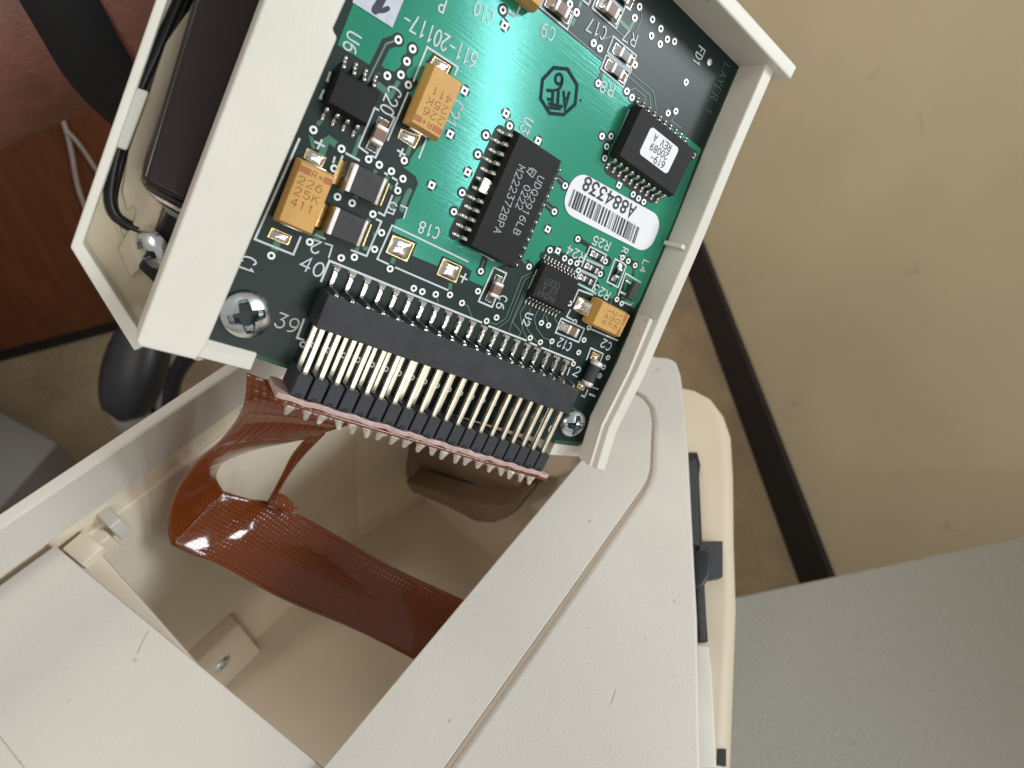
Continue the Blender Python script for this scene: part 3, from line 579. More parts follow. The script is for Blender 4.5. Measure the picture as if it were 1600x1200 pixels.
# ---------------------------------------------------------------- component builders
def chip_body(w, l, h, z0=0.15, ins=0.28):
    mb = MB(); r = lambda k, z: [(-w / 2 + k, -l / 2 + k, z), (w / 2 - k, -l / 2 + k, z), (w / 2 - k, l / 2 - k, z), (-w / 2 + k, l / 2 - k, z)]
    return mb.loft([r(ins * .8, z0), r(0, z0 + (h - z0) * .42), r(0, z0 + (h - z0) * .5), r(ins, h)])
def gull(foot, rise, reach, w, t=0.22):
    """gull-wing lead: tip at y = 0, running +y up into the body"""
    path = [(0, t / 2 + .03), (foot * .6, t / 2 + .03), (foot * .9, t / 2 + .1), (foot * 1.1, rise * .45), (foot * 1.25, rise * .8), (foot * 1.5, rise), (reach, rise)]
    mb = MB().sweep(path, w, t); mb.blob((0, -0.05, 0.02), w * .62, 0.34, 0.26, 8, 3); return mb
def chip(name, cx, cy, w, l, h, label, lead_x=None, rz=0.0):
    e = empty(name, board, (cx, cy, 0), rz, label)
    chip_body(w, l, h).build('chip_body', 'chip', e, bevel=0.06); return e
def add_leads(e, side_rows, me):
    for pos, rz in side_rows:
        inst(me, 'lead', e, (pos[0], pos[1], 0), rz)
# motor-driver chip: 24 leads, the middle pair joined by a heat tab
u3 = chip('driver_chip', 17.36, 17.085, 7.6, 15.5, 2.55, 'large black chip with two rows of leads and a heat tab')
me_l = gull(0.75, 1.35, 1.75, 0.52, 0.26).mesh('lead', 'tin', True)
rows = []
for i in range(12):
    y = 24.07 - 1.27 * i - 17.085
    rows.append(((-5.2, y), -math.pi / 2)); rows.append(((5.2, y), math.pi / 2))
add_leads(u3, rows, me_l)
MB().box(-5.1, -3.7, -0.95, 0.95, 0.6, 1.45).build('heat_tab', 'tin', u3, bevel=0.12)
def chip_text(s, a, b, hgt, h, e, ox, oy, w=0.13, m='laser', name='chip_marking'):
    mb = text_px(s, a, b, hgt, w, h)
    for v in mb.v: v.x -= ox; v.y -= oy; v.z += 0.01
    return mb.build(name, m, e)
for s, a, b in (("UDQ2916LB", (841.5, 273.5), (801.5, 363.5)), ("0222", (820, 288), (805.5, 323.5)), ("M222372BPA", (811, 257), (771.5, 362))):
    A2 = Vector(a); chip_text(s, a, b, 0.98, 2.55, u3, 17.36, 17.085, 0.12)
mb = MB(); q = [(826, 262), (833, 268), (828, 273), (823, 268), (831, 262.5), (838, 268), (832, 277), (826, 272)]
ribbon(mb, [tuple(Vector(xy(p, 2.55)) - Vector((17.36, 17.085))) for p in q], 0.12, 2.56); mb.build('maker_mark', 'laser', u3)
# eight-lead chip
u6 = chip('small_chip', -5.65, 18.2, 5.0, 4.0, 1.65, 'small black eight-lead chip')
u6.children[0].rotation_euler = (0, 0, 0)
me8 = gull(0.6, 0.85, 1.25, 0.42, 0.2).mesh('lead', 'tin', True)
add_leads(u6, [((1.2 * i - 1.8 - .1, 3.35), math.pi) for i in range(4)] + [((1.2 * i - 1.8 - .1, -3.35), 0) for i in range(4)], me8)
mb = MB(); ribbon(mb, [(-1.55 + .22 * math.cos(a), -1.35 + .22 * math.sin(a)) for a in [math.pi * k / 5 for k in range(6)]], 0.12, 1.66); mb.build('pin_one_dot', 'dark', u6)
# twenty-lead chip with a paper label
u4 = chip('labelled_chip', 35.0, 33.0, 12.6, 7.5, 2.5, 'black chip carrying a small white label')
me_4 = gull(0.7, 1.25, 1.55, 0.5, 0.25).mesh('lead', 'tin', True)
add_leads(u4, [((29.5 + 1.215 * i - 35.0, 5.0), math.pi) for i in range(10)] + [((29.6 + 1.215 * i - 35.0, -5.0), 0) for i in range(10)], me_4)
q = [Vector(xy(p, 2.5)) - Vector((35.0, 33.0)) for p in ((1016.3, 197.5), (1060.5, 230.5), (1042.5, 274), (999, 239.5))]
cc = sum(q, Vector((0, 0))) / 4; lw = ((q[1] - q[0]).length + (q[2] - q[3]).length) / 2; lh = ((q[0] - q[3]).length + (q[1] - q[2]).length) / 2
pl4 = MB().prism(rrect(cc.x, cc.y, lw, lh, 0.55), 2.50, 2.56).build('part_label', 'paper', u4)
for k, t_ in enumerate(("619-", "20089", "REV A")):
    mb = MB(); stroke_text(mb, t_, Vector((cc.x + 1.85 - .1 * k, cc.y - .75 + 1.22 * k)), Vector((-.998, -.06)), Vector((.06, -.998)), .76, .92, .14, 2.575)
    mb.build('part_number', 'print', u4)
# fine-pitch chip
u2 = chip('fine_pitch_chip', 29.3, 9.55, 7.0, 5.2, 1.6, 'square black chip with twenty fine leads')
me_2 = gull(0.5, 0.7, 1.0, 0.26, 0.15).mesh('lead', 'tin', True)
add_leads(u2, [((0.65 * (i - 4.5) - 0.1, 3.5), math.pi) for i in range(10)] + [((0.65 * (i - 4.5) + .1, -3.5), 0) for i in range(10)], me_2)
for s, a, b in (("CEEN", (876, 443.5), (854, 433.5)), ("92 6", (872.5, 452), (851, 442.5)), ("PM244", (869, 464), (842.5, 452))): chip_text(s, a, b, 0.85, 1.6, u2, 29.3, 9.55, 0.12, 'laser_dim')

# orange capacitors
def tantalum(cx, cy, w, l, h, rz, label, lines=("226", "25K", "411"), name='tantalum_capacitor'):
    e = empty(name, board, (cx, cy, 0), rz, label)
    r = lambda k, z: [(-w / 2 + k, -l / 2 + k, z), (w / 2 - k, -l / 2 + k, z), (w / 2 - k, l / 2 - k, z), (-w / 2 + k, l / 2 - k, z)]
    MB().loft([r(.12, .2), r(0, h * .5), r(0.02, h * .55), r(.30, h)]).build('capacitor_body', 'tant', e, bevel=0.1)
    bw = w - .66
    for x0, x1 in ((-bw / 2, -bw / 2 + bw * .34), (bw / 2 - bw * .26, bw / 2)): MB().box(x0, x1, l / 2 - 1.32, l / 2 - 0.62, h - .01, h + .006).build('polarity_band', 'tant_band', e)
    mb = MB(); stroke_text(mb, "R+", Vector((-.42, l / 2 - 1.3)), Vector((1, 0)), Vector((0, 1)), .72, .62, .085, h + .006); mb.build('marking', 'engrave', e)
    for k, s in enumerate(lines):
        mb = MB(); ad = bw * .27 if k < 2 else bw * .25
        stroke_text(mb, s, Vector((-bw * .42 + .08 * k, l / 2 - 2.5 - k * 1.22)), Vector((1, 0)), Vector((0, 1)), ad, .82, .085, h + .006); mb.build('marking', 'engrave', e)
    for sy in (-1, 1): MB().box(-w * .28, w * .28, sy * (l / 2 - .2) - .12, sy * (l / 2 - .2) + .3 * sy, .06, h * .42).build('terminal', 'tin', e, bevel=.05)
    return e
tantalum(-6.58, 6.25, 4.3, 7.2, 2.9, 0, 'orange capacitor beside the left rail')
tantalum(2.6, 22.25, 4.3, 7.2, 2.9, math.pi, 'orange capacitor printed upside down at the upper left')
c2 = tantalum(40.2, 9.05, 4.2, 6.6, 2.9, math.pi / 2 * 3, 'orange capacitor lying crosswise near the right edge', ("106", "25K", "149"))
c10p = bp(790, -14, 2.0); tantalum(c10p.x + 1.2, c10p.y + 2.5, 4.2, 6.6, 2.9, math.pi / 2, 'orange capacitor cut off by the top of the picture')
def pad(pts, m='solder', h=0.28, name='solder_pad', z0=0.03):
    q = [Vector(xy(p)) for p in pts]; c = sum(q, Vector((0, 0))) / 4; o = empty(name, board, (c.x, c.y, 0))
    q = [p - c for p in q][::-1]
    MB().prism([(p.x, p.y) for p in q], 0.02, 0.085).build('pad_plating', 'gold', o)
    n = 9; vs = []; fs = []; rr = random.Random(int(pts[0][0]))
    for i in range(n):
        for j in range(n):
            u, v = i / (n - 1), j / (n - 1); p = (q[0] * (1 - u) + q[1] * u) * (1 - v) + (q[3] * (1 - u) + q[2] * u) * v
            p = p * 0.93; k = (min(1, 3.2 * min(u, 1 - u, v, 1 - v))) ** .5
            vs.append((p.x, p.y, .07 + h * k * (0.75 + .5 * rr.random() * .5)))
    for i in range(n - 1):
        for j in range(n - 1): fs.append((i * n + j, (i + 1) * n + j, (i + 1) * n + j + 1, i * n + j + 1))
    MB().add(vs, fs).build('solder_fillet', m, o, smooth=True); return o
pad([(613.8, 367), (648.3, 380.5), (635.5, 409), (602.5, 394)], 'solder', .42, 'bare_solder_pad'); pad([(692.5, 403), (721.8, 416.5), (712, 442), (682, 428.5)], 'solder', .42, 'bare_solder_pad')
for q in ([(479.5, 231), (510, 246), (503, 262), (474, 246)], [(424.5, 355.5), (456, 369), (450, 383), (417.8, 369.8)], [(679, 87.8), (703.8, 103.5), (697, 118), (670, 102)], [(626, 201), (657, 213), (647.5, 232.5), (621, 215)], [(903.5, 463), (928, 474), (918, 496), (894.5, 482.5)]): pad(q)

# ferrites, chip capacitors and resistors
def ferrite(cx, cy, l, w, label):
    e = empty('ferrite_bead', board, (cx, cy, 0), 0.02, label)
    MB().box(-l / 2 + .9, l / 2 - .7, -w / 2, w / 2, .15, 1.75).build('bead_body', 'ferrite', e, bevel=.05)
    for sx, a in ((-1, 1.0), (1, .8)):
        pr = []
        for k in range(9):
            t = math.pi / 2 * k / 8; pr.append((-l / 2 + a * (1 - math.sin(t) * .98), .1 + 1.75 * (1 - math.cos(t)) if False else .1 + 1.78 * math.sin(math.pi / 2 * k / 8)))
        q = [(-l / 2 + .02 + .62 * (1 - math.cos(math.pi / 2 * k / 6)), .35 + 1.45 * math.sin(math.pi / 2 * k / 6)) for k in range(7)]
        ring = lambda pr_, y: [((x if sx < 0 else -x), y, z) for x, z in pr_]
        p1 = [(-l / 2 + .02, .1)] + q + [(q[-1][0] + .03, .1)]
        MB().loft([ring(p1, -w / 2 - .03), ring(p1, w / 2 + .03)]).build('end_cap', 'cap_reflection', e, smooth=False, bevel=.04)
        p2 = [(q[-1][0] + .031, .1), (q[-1][0] + .031, 1.83), (q[-1][0] + .12, 1.90), (-l / 2 + a + .15, 1.90), (-l / 2 + a + .25, 1.83), (-l / 2 + a + .25, .1)]
        MB().loft([ring(p2, -w / 2 - .04), ring(p2, w / 2 + .04)]).build('cap_rim', 'end', e, bevel=.05)
    for sx in (-1, 1): MB().box(sx * l / 2 - .55, sx * l / 2 + .35, -w / 2 + .15, w / 2 - .15, .02, .13).build('solder_pad', 'gold', e, bevel=.03)
ferrite(-1.0, 10.5, 5.4, 3.1, 'dark ferrite bead with silver ends, upper of two'); ferrite(-1.1, 5.25, 5.4, 3.1, 'dark ferrite bead with silver ends, lower of two')
def two_pad(px, rz, l, w, h, mid, padw, name, label, endm='end', gap=.9, tilt=0.0):
    c = xy(px); e = empty(name, board, (c[0], c[1], 0), rz, label)
    MB().box(-l / 2 + l * .2, l / 2 - l * .2, -w / 2, w / 2, .08, h).build('component_body', mid, e, bevel=.05)
    for s in (-1, 1):
        MB().box(min(s * l / 2, s * l * .27), max(s * l / 2, s * l * .27), -w / 2 - .02, w / 2 + .02, .06, h + .03).build('end_cap', endm, e, bevel=.08)
        pp = MB(); pp.box(min(s * l * .4, s * (l / 2 + gap)), max(s * l * .4, s * (l / 2 + gap)), -padw / 2, padw / 2, .02, .07)
        pp.loft([[(s * (l / 2 - .05), -padw * .42, .06), (s * (l / 2 - .05), padw * .42, .06), (s * (l / 2 - .05), padw * .35, h * .75), (s * (l / 2 - .05), -padw * .35, h * .75)],
                 [(s * (l / 2 + gap * .45), -padw * .45, .06), (s * (l / 2 + gap * .45), padw * .45, .06), (s * (l / 2 + gap * .45), padw * .4, h * .28), (s * (l / 2 + gap * .45), -padw * .4, h * .28)],
                 [(s * (l / 2 + gap * .92), -padw * .47, .06), (s * (l / 2 + gap * .92), padw * .47, .06), (s * (l / 2 + gap * .92), padw * .45, .12), (s * (l / 2 + gap * .92), -padw * .45, .12)]])
        pp.build('solder_fillet', 'solder', e, bevel=.03)
    return e
V = math.pi / 2
two_pad((589.5, 211), V, 2.1, 1.35, 1.15, 'ceramic', 1.3, 'ceramic_capacitor', 'brown chip capacitor standing along the small chip')
two_pad((771.5, 451), V, 2.1, 1.3, 1.1, 'ceramic', 1.2, 'ceramic_capacitor', 'brown chip capacitor below the large chip')
two_pad((889.5, 515), 0, 2.1, 1.35, 1.1, 'ceramic', 1.3, 'ceramic_capacitor', 'brown chip capacitor beside the crosswise orange capacitor')
two_pad((872, 15.5), 0, 2.1, 1.35, 1.1, 'ceramic', 1.3, 'ceramic_capacitor', 'brown chip capacitor at the top edge, left')
two_pad((950, 17), 0, 2.1, 1.35, 1.1, 'ceramic', 1.3, 'ceramic_capacitor', 'brown chip capacitor at the top edge, right')
two_pad((974, 87), 0, 2.0, 1.25, .6, 'resistor', 1.3, 'chip_resistor', 'black chip resistor, upper of the boxed pair'); two_pad((962, 111.5), 0, 2.0, 1.25, .6, 'resistor', 1.3, 'chip_resistor', 'black chip resistor, lower of the boxed pair')
for p in ((933.5, 401), (924.5, 419.8), (915, 437)): two_pad(p, 0, 1.5, .8, .5, 'resistor', .85, 'chip_resistor', None, gap=.65)
two_pad((964, 426), V, 1.5, .85, .5, 'resistor', .9, 'chip_resistor', None, gap=.65)
two_pad((972, -6), 0, 2.0, 1.25, .6, 'resistor', 1.3, 'chip_resistor', None)
# three-legged diode near the right edge
c = xy((983.5, 453)); e = empty('diode', board, (c[0], c[1], 0), 0, 'small black three-legged diode')
chip_body(1.5, 2.9, 1.2, .1, .15).build('chip_body', 'ferrite', e, bevel=.05)
me_s = gull(.35, .5, .75, .5, .15).mesh('lead', 'tin', True)
add_leads(e, [((-1.35, .95), -V), ((-1.35, -.95), -V), ((1.35, 0), V)], me_s)
# cylindrical diode by the end of the header
a = bp(935, 566, 1.0); b = bp(920.5, 603, 1.0); mid = (a + b) / 2; e = empty('barrel_diode', board, (mid.x - .5, mid.y, 0), 0, 'grey barrel diode with pink metal ends')
ring = lambda y, r: [(r * math.cos(2 * math.pi * i / 14), y, 1.05 + r * math.sin(2 * math.pi * i / 14)) for i in range(14)]
MB().loft([ring(-1.45, .93), ring(1.45, .93)]).build('diode_body', 'ferrite', e, bevel=.05)
for s in (-1, 1): MB().loft([ring(s * 1.4, .98), ring(s * 1.75, 1.02), ring(s * 2.1, .92), ring(s * 2.2, .6)]).build('end_cap', 'end', e, bevel=.05)
for s in (-1, 1): MB().box(-.85, .85, s * 2.55 - .65, s * 2.55 + .65, .02, .14).build('solder_pad', 'gold', e, bevel=.03); MB().blob((0, s * 2.5, .1), .65, .5, .45, 12).build('solder_fillet', 'solder', e, smooth=True)

# ---------------------------------------------------------------- right-angle header
hd = empty('pin_header', board, (0, 0, 0), 0, 'black forty-pin right-angle header')
MB().box(-1.0, 39.2, -6.6, -2.45, .3, 4.6).build('header_strip', 'strip', hd, bevel=.12)
notch = MB()
for i in range(20): notch.box(i * 2 - .18 + .55, i * 2 + .18 + .55, -2.46, -2.38, 3.6, 4.55)
notch.build('strip_notches', 'black', hd)
lead = MB().sweep([(.5, .14), (-.4, .14), (-1.3, .2), (-1.75, .3), (-2.0, .6), (-2.1, 1.2), (-2.13, 3.4), (-2.2, 3.85), (-2.34, 4.05), (-2.7, 4.08)], .40, .26)
lead.loft([[(-.60, .65, .03), (.60, .65, .03), (.5, .65, .16), (-.5, .65, .16)], [(-.52, .25, .03), (.52, .25, .03), (.36, .25, .46), (-.36, .25, .46)], [(-.33, -.15, .03), (.33, -.15, .03), (.22, -.15, .38), (-.22, -.15, .38)]])
lead.loft([[(-.33, -.3, .03), (.33, -.3, .03), (.24, -.3, .5), (-.24, -.3, .5)], [(-.33, -1.45, .03), (.33, -1.45, .03), (.22, -1.45, .52), (-.22, -1.45, .52)]])
me_lead = lead.mesh('lead', 'solder')
for i in range(20): inst(me_lead, 'lead', hd, (i * 2.0, 0, 0))
HY = lambda x: -12.15 - 0.034 * x                     # line where the pins enter the socket
for row, zz in ((0, 1.0), (1, 4.05)):
    for i in range(20):
        x = i * 2.0; y1 = HY(x) - 1.2
        MB().box(-.29, .29, y1, -6.5, zz - .28, zz + .28).build('pin', 'pin', hd, (x, 0, 0), bevel=.04, seg=1)

# ---------------------------------------------------------------- Phillips screws
def screw_head(R, h, slot=0.62, depth=0.5, na=96, nr=30):
    mb = MB(); vs = []; fs = []
    for j in range(nr + 1):
        r = R * j / nr
        for i in range(na):
            a = 2 * math.pi * i / na; x, y = r * math.cos(a), r * math.sin(a)
            z = h * math.sqrt(max(0.0, 1 - (r / R) ** 2 * 0.93))
            w = slot * R * .35; Lr = R * slot
            inx = abs(y) < w * (1.15 - .5 * abs(x) / Lr) and abs(x) < Lr; iny = abs(x) < w * (1.15 - .5 * abs(y) / Lr) and abs(y) < Lr
            core = abs(x) + abs(y) < w * 1.75
            if inx or iny or core: z = min(z, h * (1 - depth) + 0.7 * h * (r / Lr) ** 2)
            vs.append((x, y, z))
    for j in range(nr):
        for i in range(na):
            k = (i + 1) % na
            if j == 0: fs.append((i, na + k, na + i)) if False else fs.append((j * na + i, j * na + k, (j + 1) * na + k, (j + 1) * na + i))
            else: fs.append((j * na + i, j * na + k, (j + 1) * na + k, (j + 1) * na + i))
    base = nr * na; rim = [(p[0], p[1], -0.25 * h) for p in vs[base:]]
    o = len(vs); vs += rim
    for i in range(na): fs.append((base + i, base + (i + 1) % na, o + (i + 1) % na, o + i))
    mb.add(vs, fs); return mb
def put_screw(parent, loc, R, h, rz=0.3, rot=None, name='screw', slot=0.70, depth=1.45):
    o = screw_head(R, h, slot, depth).build(name, 'steel', parent, loc, rz, smooth=True)
    md = o.modifiers.new('es', 'EDGE_SPLIT'); md.split_angle = math.radians(38)
    if rot: o.rotation_euler = rot
    return o

# ================================================================ IVORY CARRIER FRAME (board coordinates)
fr = bpy.data.objects.new("carrier_frame", None); COL.objects.link(fr); fr.matrix_world = BM; fr.empty_display_size = 0.01
thing(fr, "ivory plastic carrier frame around the green board, held up above the open case", "plastic frame")
px = lambda L, h: [xy(p, h) for p in L]
rail = px([(213, 532), (215, 541), (306, 563), (322, 541), (438, 268), (528, 58), (520, 46), (545, -10)], 5.0) + [(-9.2, 53), (-16.7, 53)]
MB().prism(rail, -1.0, 5.0).build('side_rail', 'frame', fr, bevel=.28)
re = [xy(p) for p in ((905, 706), (922, 650), (963, 567), (1001, 476), (1039, 387), (1058, 340), (1100, 234), (1157, 99))]
re = [(re[0][0] + .3, -13.6)] + [(p[0] + .06, p[1]) for p in re[1:]]
rw = re[::-1] + [(p[0] + 2.1, p[1]) for p in re]
MB().prism(rw, -4.5, 5.0).build('side_wall', 'frame', fr, bevel=.3)
low = [p for p in re if p[1] < 12.5] + [(xy((1001, 476))[0], 11.9)]
low = low[:4] + [(46.95, 11.8)]
MB().prism([(p[0] - .9, p[1]) for p in low][::-1] + [(p[0] + .5, p[1]) for p in low], 1.2, 4.2).build('wall_step', 'frame', fr, bevel=.2)
MB().box(45.2, 47.6, 23.2, 23.9, .3, 4.3).build('wall_rib', 'frame', fr, bevel=.12)
A = Vector(xy((1120, 0), 6.5)); B = Vector(xy((1236, 125), 6.5)); d = (B - A).normalized(); A0 = A - d * 47; nn = Vector((-d.y, d.x))
MB().prism([tuple(A0), tuple(B), tuple(B + nn * 2.0), tuple(A0 + nn * 2.0)], -4.5, 6.5).build('end_wall', 'frame', fr, bevel=.3)
MB().box(-10.5, 47.6, -13.2, 51.0, -4.4, -2.4).build('base_plate', 'frame', fr, bevel=.2)
a = xy((322, 529)); b = xy((402, 551))
MB().prism([(a[0] - .4, a[1] - 2.3), (b[0], b[1] - 2.3), b, (a[0] - .4, a[1])], -3.0, .35).build('corner_lip', 'frame', fr, bevel=.25)
a = xy((868, 694)); b = xy((912, 698))
MB().prism([(a[0], a[1] - 2.2), (b[0] + .6, b[1] - 2.0), (b[0] + .6, b[1]), (a[0], a[1])], -3.6, -.3).build('corner_lip', 'frame', fr, bevel=.25)
# left tray behind the rail
MB().prism([(-24.6, -8.2), (-16.4, -16.4), (-9.8, -14.4), (-9.8, 53), (-24.6, 53)], -9.0, -6.3).build('tray_floor', 'tray_in', fr, bevel=.15)
MB().prism([(-24.75, 53), (-24.75, -8.35), (-16.3, -17.2), (-15.2, -16.0), (-23.85, -7.6), (-23.95, 53)], -9.0, -3.0).build('tray_wall', 'frame', fr, bevel=.2)
MB().prism(px([(292, 20), (258, 66), (232, 148), (200, 237), (190, 300), (198, 330), (208, 322), (213, 332), (206, 352), (184, 388), (204, 436), (228, 412), (240, 372), (257, 322), (232, 299), (222, 281), (228, 250), (262, 150), (308, 10)], -5.9)[::-1], -7.7, -5.8).build('tray_bracket', 'tray_in', fr, bevel=.25)
MB().prism(px([(206, 134), (233, 143), (198, 236), (170, 226)], -4.2)[::-1], -8.2, -4.2).build('wire_clip', 'frame', fr, bevel=.25)
MB().prism(px([(164, 318), (196, 392), (214, 418), (190, 360), (180, 322)], -6.1)[::-1], -7.7, -6.1).build('tray_rib', 'tray_in', fr, bevel=.2)
MB().prism(px([(347, -150), (303, 0), (222, 274), (226, 286), (290, 318), (310, 296), (440, 0), (505, -150)], -2.0)[::-1], -5.0, -2.0).build('smoked_cover', 'smoke', fr, bevel=.6, seg=3)
st = px([(430, 0), (292, 318), (298, 336), (312, 333), (452, 0)], -.4)[::-1]
MB().prism(st, -4.0, -.4).build('edge_strip', 'black', fr, bevel=.2)
mb = MB()
for k in range(9):
    t = k / 9; p = Vector(xy((436 - 136 * t, 10 + 300 * t), -.3)); q = p + Vector((.9, .3)); mb.box(p.x, p.x + 1.1, p.y, p.y + 1.6, -.45, -.15)
mb.build('strip_teeth', 'chair', fr, bevel=.1)
for k, L in enumerate(([(223, 289), (231, 287), (302, 325), (299, 331)], [(228, 296), (299, 334), (296, 341), (246, 313)], [(252, 319), (296, 344), (292, 351), (264, 335)])):
    MB().prism(px(L, -3.2 - k * .5)[::-1], -5.2 - k, -3.2 - k * .5).build('metal_bar', ('ferrite', 'solder_matte', 'chair_grey')[k], fr, bevel=.12)
MB().prism(px([(262, 330), (300, 345), (272, 442), (246, 447), (216, 418)], -5.3)[::-1], -7.7, -5.3).build('screw_recess', 'dark', fr, bevel=.2)
sp_ = bp(243, 390, -5.0); put_screw(fr, (sp_.x, sp_.y, -5.0), 2.4, 1.5, rot=(0.25, -1.05, 0.5))
wires = [[(300, -40), (268, 30), (246, 80), (222, 133), (192, 212), (178, 262), (172, 306), (178, 333), (196, 349), (216, 358)], [(310, -40), (280, 30), (256, 84), (230, 138), (198, 214), (186, 262), (176, 308), (182, 335), (198, 351), (216, 360)], [(318, -40), (290, 32), (264, 88), (236, 140), (206, 216), (190, 262), (179, 310), (185, 337), (200, 353), (216, 361)]]
for k, L in enumerate(wires):
    P = [bp(x, y, -6.3 - .35 * k) for x, y in L]; P2 = []
    for i in range(len(P) - 1):
        p0, p1, p2, p3 = P[max(i - 1, 0)], P[i], P[i + 1], P[min(i + 2, len(P) - 1)]
        for t in (0, .25, .5, .75): P2.append(.5 * ((2 * p1) + (p2 - p0) * t + (2 * p0 - 5 * p1 + 4 * p2 - p3) * t * t + (3 * p1 - p0 - 3 * p2 + p3) * t ** 3))
    MB().tube(P2 + [P[-1]], .62, 8).build('wire', 'wire', fr, smooth=True)
s1 = bp(386, 495, 1.2); put_screw(fr, (s1.x, s1.y, .12), 2.75, 1.5, .55)
s2 = bp(899, 664, 1.2); put_screw(fr, (s2.x, s2.y, .12), 2.35, 1.7, .25)
w = bp(322, 556, -2.5); MB().blob((0, 0, 0), 1.1, 1.1, .6, 14).build('screw_tip', 'solder_matte', fr, (w.x - .6, w.y - .2, -4.0), smooth=True)

# ================================================================ FLEX CABLE WITH ITS SOCKET
fx = bpy.data.objects.new("flex_cable", None); COL.objects.link(fx); fx.matrix_world = BM; fx.empty_display_size = 0.01
thing(fx, "red-brown flat flex cable with black socket on the board pins, folding into the case", "flex cable")
blk = MB().box(-.86, .86, -2.75, 0, -.1, 5.25).mesh('socket_block', 'block')
blk2 = MB().box(-.33, .33, -2.9, -2.3, 5.2, 5.32).mesh('block_slot', 'dark')
cone = MB(); rr = random.Random(5)
def tooth(seed):
    q = random.Random(seed); lean = q.uniform(-.3, .3)
    rings = []
    for y, r in ((0, .72), (-.2, .78), (-.55, .60), (-.9, .44), (-1.25, .34), (-1.5, .26), (-1.62, .10)):
        rings.append([(r * math.cos(2 * math.pi * i / 9) * (1 + q.uniform(-.22, .22)) + lean * -y, y, r * math.sin(2 * math.pi * i / 9) * 1.05) for i in range(9)])
    return MB().loft(rings).mesh('solder_joint', 'solder_matte', True)
teeth = [tooth(k) for k in range(11)]
for i in range(20):
    x = i * 2.0; y0 = HY(x)
    o = inst(blk, 'socket_block', fx, (x, y0, 0), -.034); md = o.modifiers.new('bevel', 'BEVEL'); md.width = .00012; md.segments = 1
    inst(blk2, 'block_slot', o, (0, 0, 0))
    for z in (1.0, 4.2):
        j = inst(teeth[(i * 3 + int(z)) % 11], 'solder_joint', fx, (x + rr.uniform(-.1, .1), y0 - 3.95, z)); j.rotation_euler = (rr.uniform(-.15, .15), rr.uniform(0, 6), rr.uniform(-.12, .12))
# stiffener bar between the socket and the film
st = MB(); n = 48; rings = []
for k in range(n + 1):
    x = -2.4 + 42.6 * k / n; y = HY(x) - 2.85 + .09 * math.sin(k * 1.3) + .05 * math.sin(k * 2.9); t = .72 + .08 * math.sin(k * 1.9)
    rings.append([(x, y, -.4), (x, y, 5.45 + .06 * math.sin(k * 2.2)), (x, y - t, 5.35), (x, y - t, -.4)])
st.loft(rings).build('stiffener_bar', 'stiff', fx, bevel=.1)
BMi = BM.inverted()
def tob(p): return (BMi @ (p * MM)) / MM
def crom(P, m):
    out = []
    for i in range(len(P) - 1):
        p0, p1, p2, p3 = P[max(i - 1, 0)], P[i], P[i + 1], P[min(i + 2, len(P) - 1)]
        for k in range(m):
            t = k / m; out.append(.5 * ((2 * p1) + (p2 - p0) * t + (2 * p0 - 5 * p1 + 4 * p2 - p3) * t * t + (3 * p1 - p0 - 3 * p2 + p3) * t ** 3))
    return out + [P[-1]]
def film(name, Lp, Rp, nx=14, m=7, bow=0.0, thick=.22):
    L = crom(Lp, m); Rr = crom(Rp, m); mb = MB(); vs = []; fs = []; uv = []; acc = 0
    for r, (a, b) in enumerate(zip(L, Rr)):
        if r: acc += ((a - L[r - 1]).length + (b - Rr[r - 1]).length) / 2
        wd_ = (b - a).length
        for c in range(nx + 1):
            t = c / nx; 
            along = (L[min(r + 1, len(L) - 1)] - L[max(r - 1, 0)]); nn_ = along.cross(b - a)
            if nn_.length > 1e-6: nn_.normalize()
            vs.append(a.lerp(b, t) + nn_ * (bow * math.sin(math.pi * t) * min(1, r / 14))); uv.append((t * wd_, acc))
    for r in range(len(L) - 1):
        for c in range(nx): i = r * (nx + 1) + c; fs.append((i, i + 1, i + nx + 2, i + nx + 1))
    mb.add(vs, fs); mb.uv = uv; o = mb.build(name, 'flex', fx, smooth=True)
    md = o.modifiers.new('solid', 'SOLIDIFY'); md.thickness = thick * MM; md.offset = 0
    return o
fy = lambda x, z: Vector((x, HY(x) - 3.75, z))
film('film_backing', [fy(-2.6, 5.5), fy(-2.6, -1.0)], [fy(40.3, 5.5), fy(40.3, -1.0)], nx=30, m=3, thick=.35)
Bz = lambda x, y, z: tob(wz(x, y, z))
film('flex_film', [bp(386, 583, .2), bp(378, 640, -2) , Bz(345, 688, -84), Bz(301, 727, -100), Bz(272, 775, -118), Bz(262, 820, -132), Bz(267, 851, -139)],
     [bp(574, 654, -.5), bp(520, 671, -3), Bz(470, 687, -92), Bz(400, 702, -104), Bz(352, 720, -118), Bz(337, 744, -130), Bz(348, 767, -138)], bow=0)
film('flex_film', [Bz(267, 851, -139.2), Bz(300, 866, -142), Bz(345, 883, -145), Bz(440, 935, -150), Bz(560, 986, -155), Bz(648, 1031, -158), Bz(760, 1090, -163)],
     [Bz(348, 767, -138.2), Bz(392, 780, -142), Bz(430, 787, -146), Bz(505, 824, -152), Bz(610, 884, -156), Bz(724, 937, -160), Bz(850, 1000, -166)], bow=-2.2)
film('flex_branch', [Bz(478, 684, -93), Bz(455, 712, -108), Bz(438, 746, -126), Bz(417, 786, -143)], [Bz(508, 677, -93), Bz(473, 714, -108), Bz(449, 746, -126), Bz(430, 779, -142)], nx=4)
film('flex_patch', [Bz(417, 789, -143), Bz(442, 797, -144), Bz(458, 806, -145)], [Bz(432, 768, -142), Bz(447, 775, -143), Bz(466, 795, -145)], nx=4)

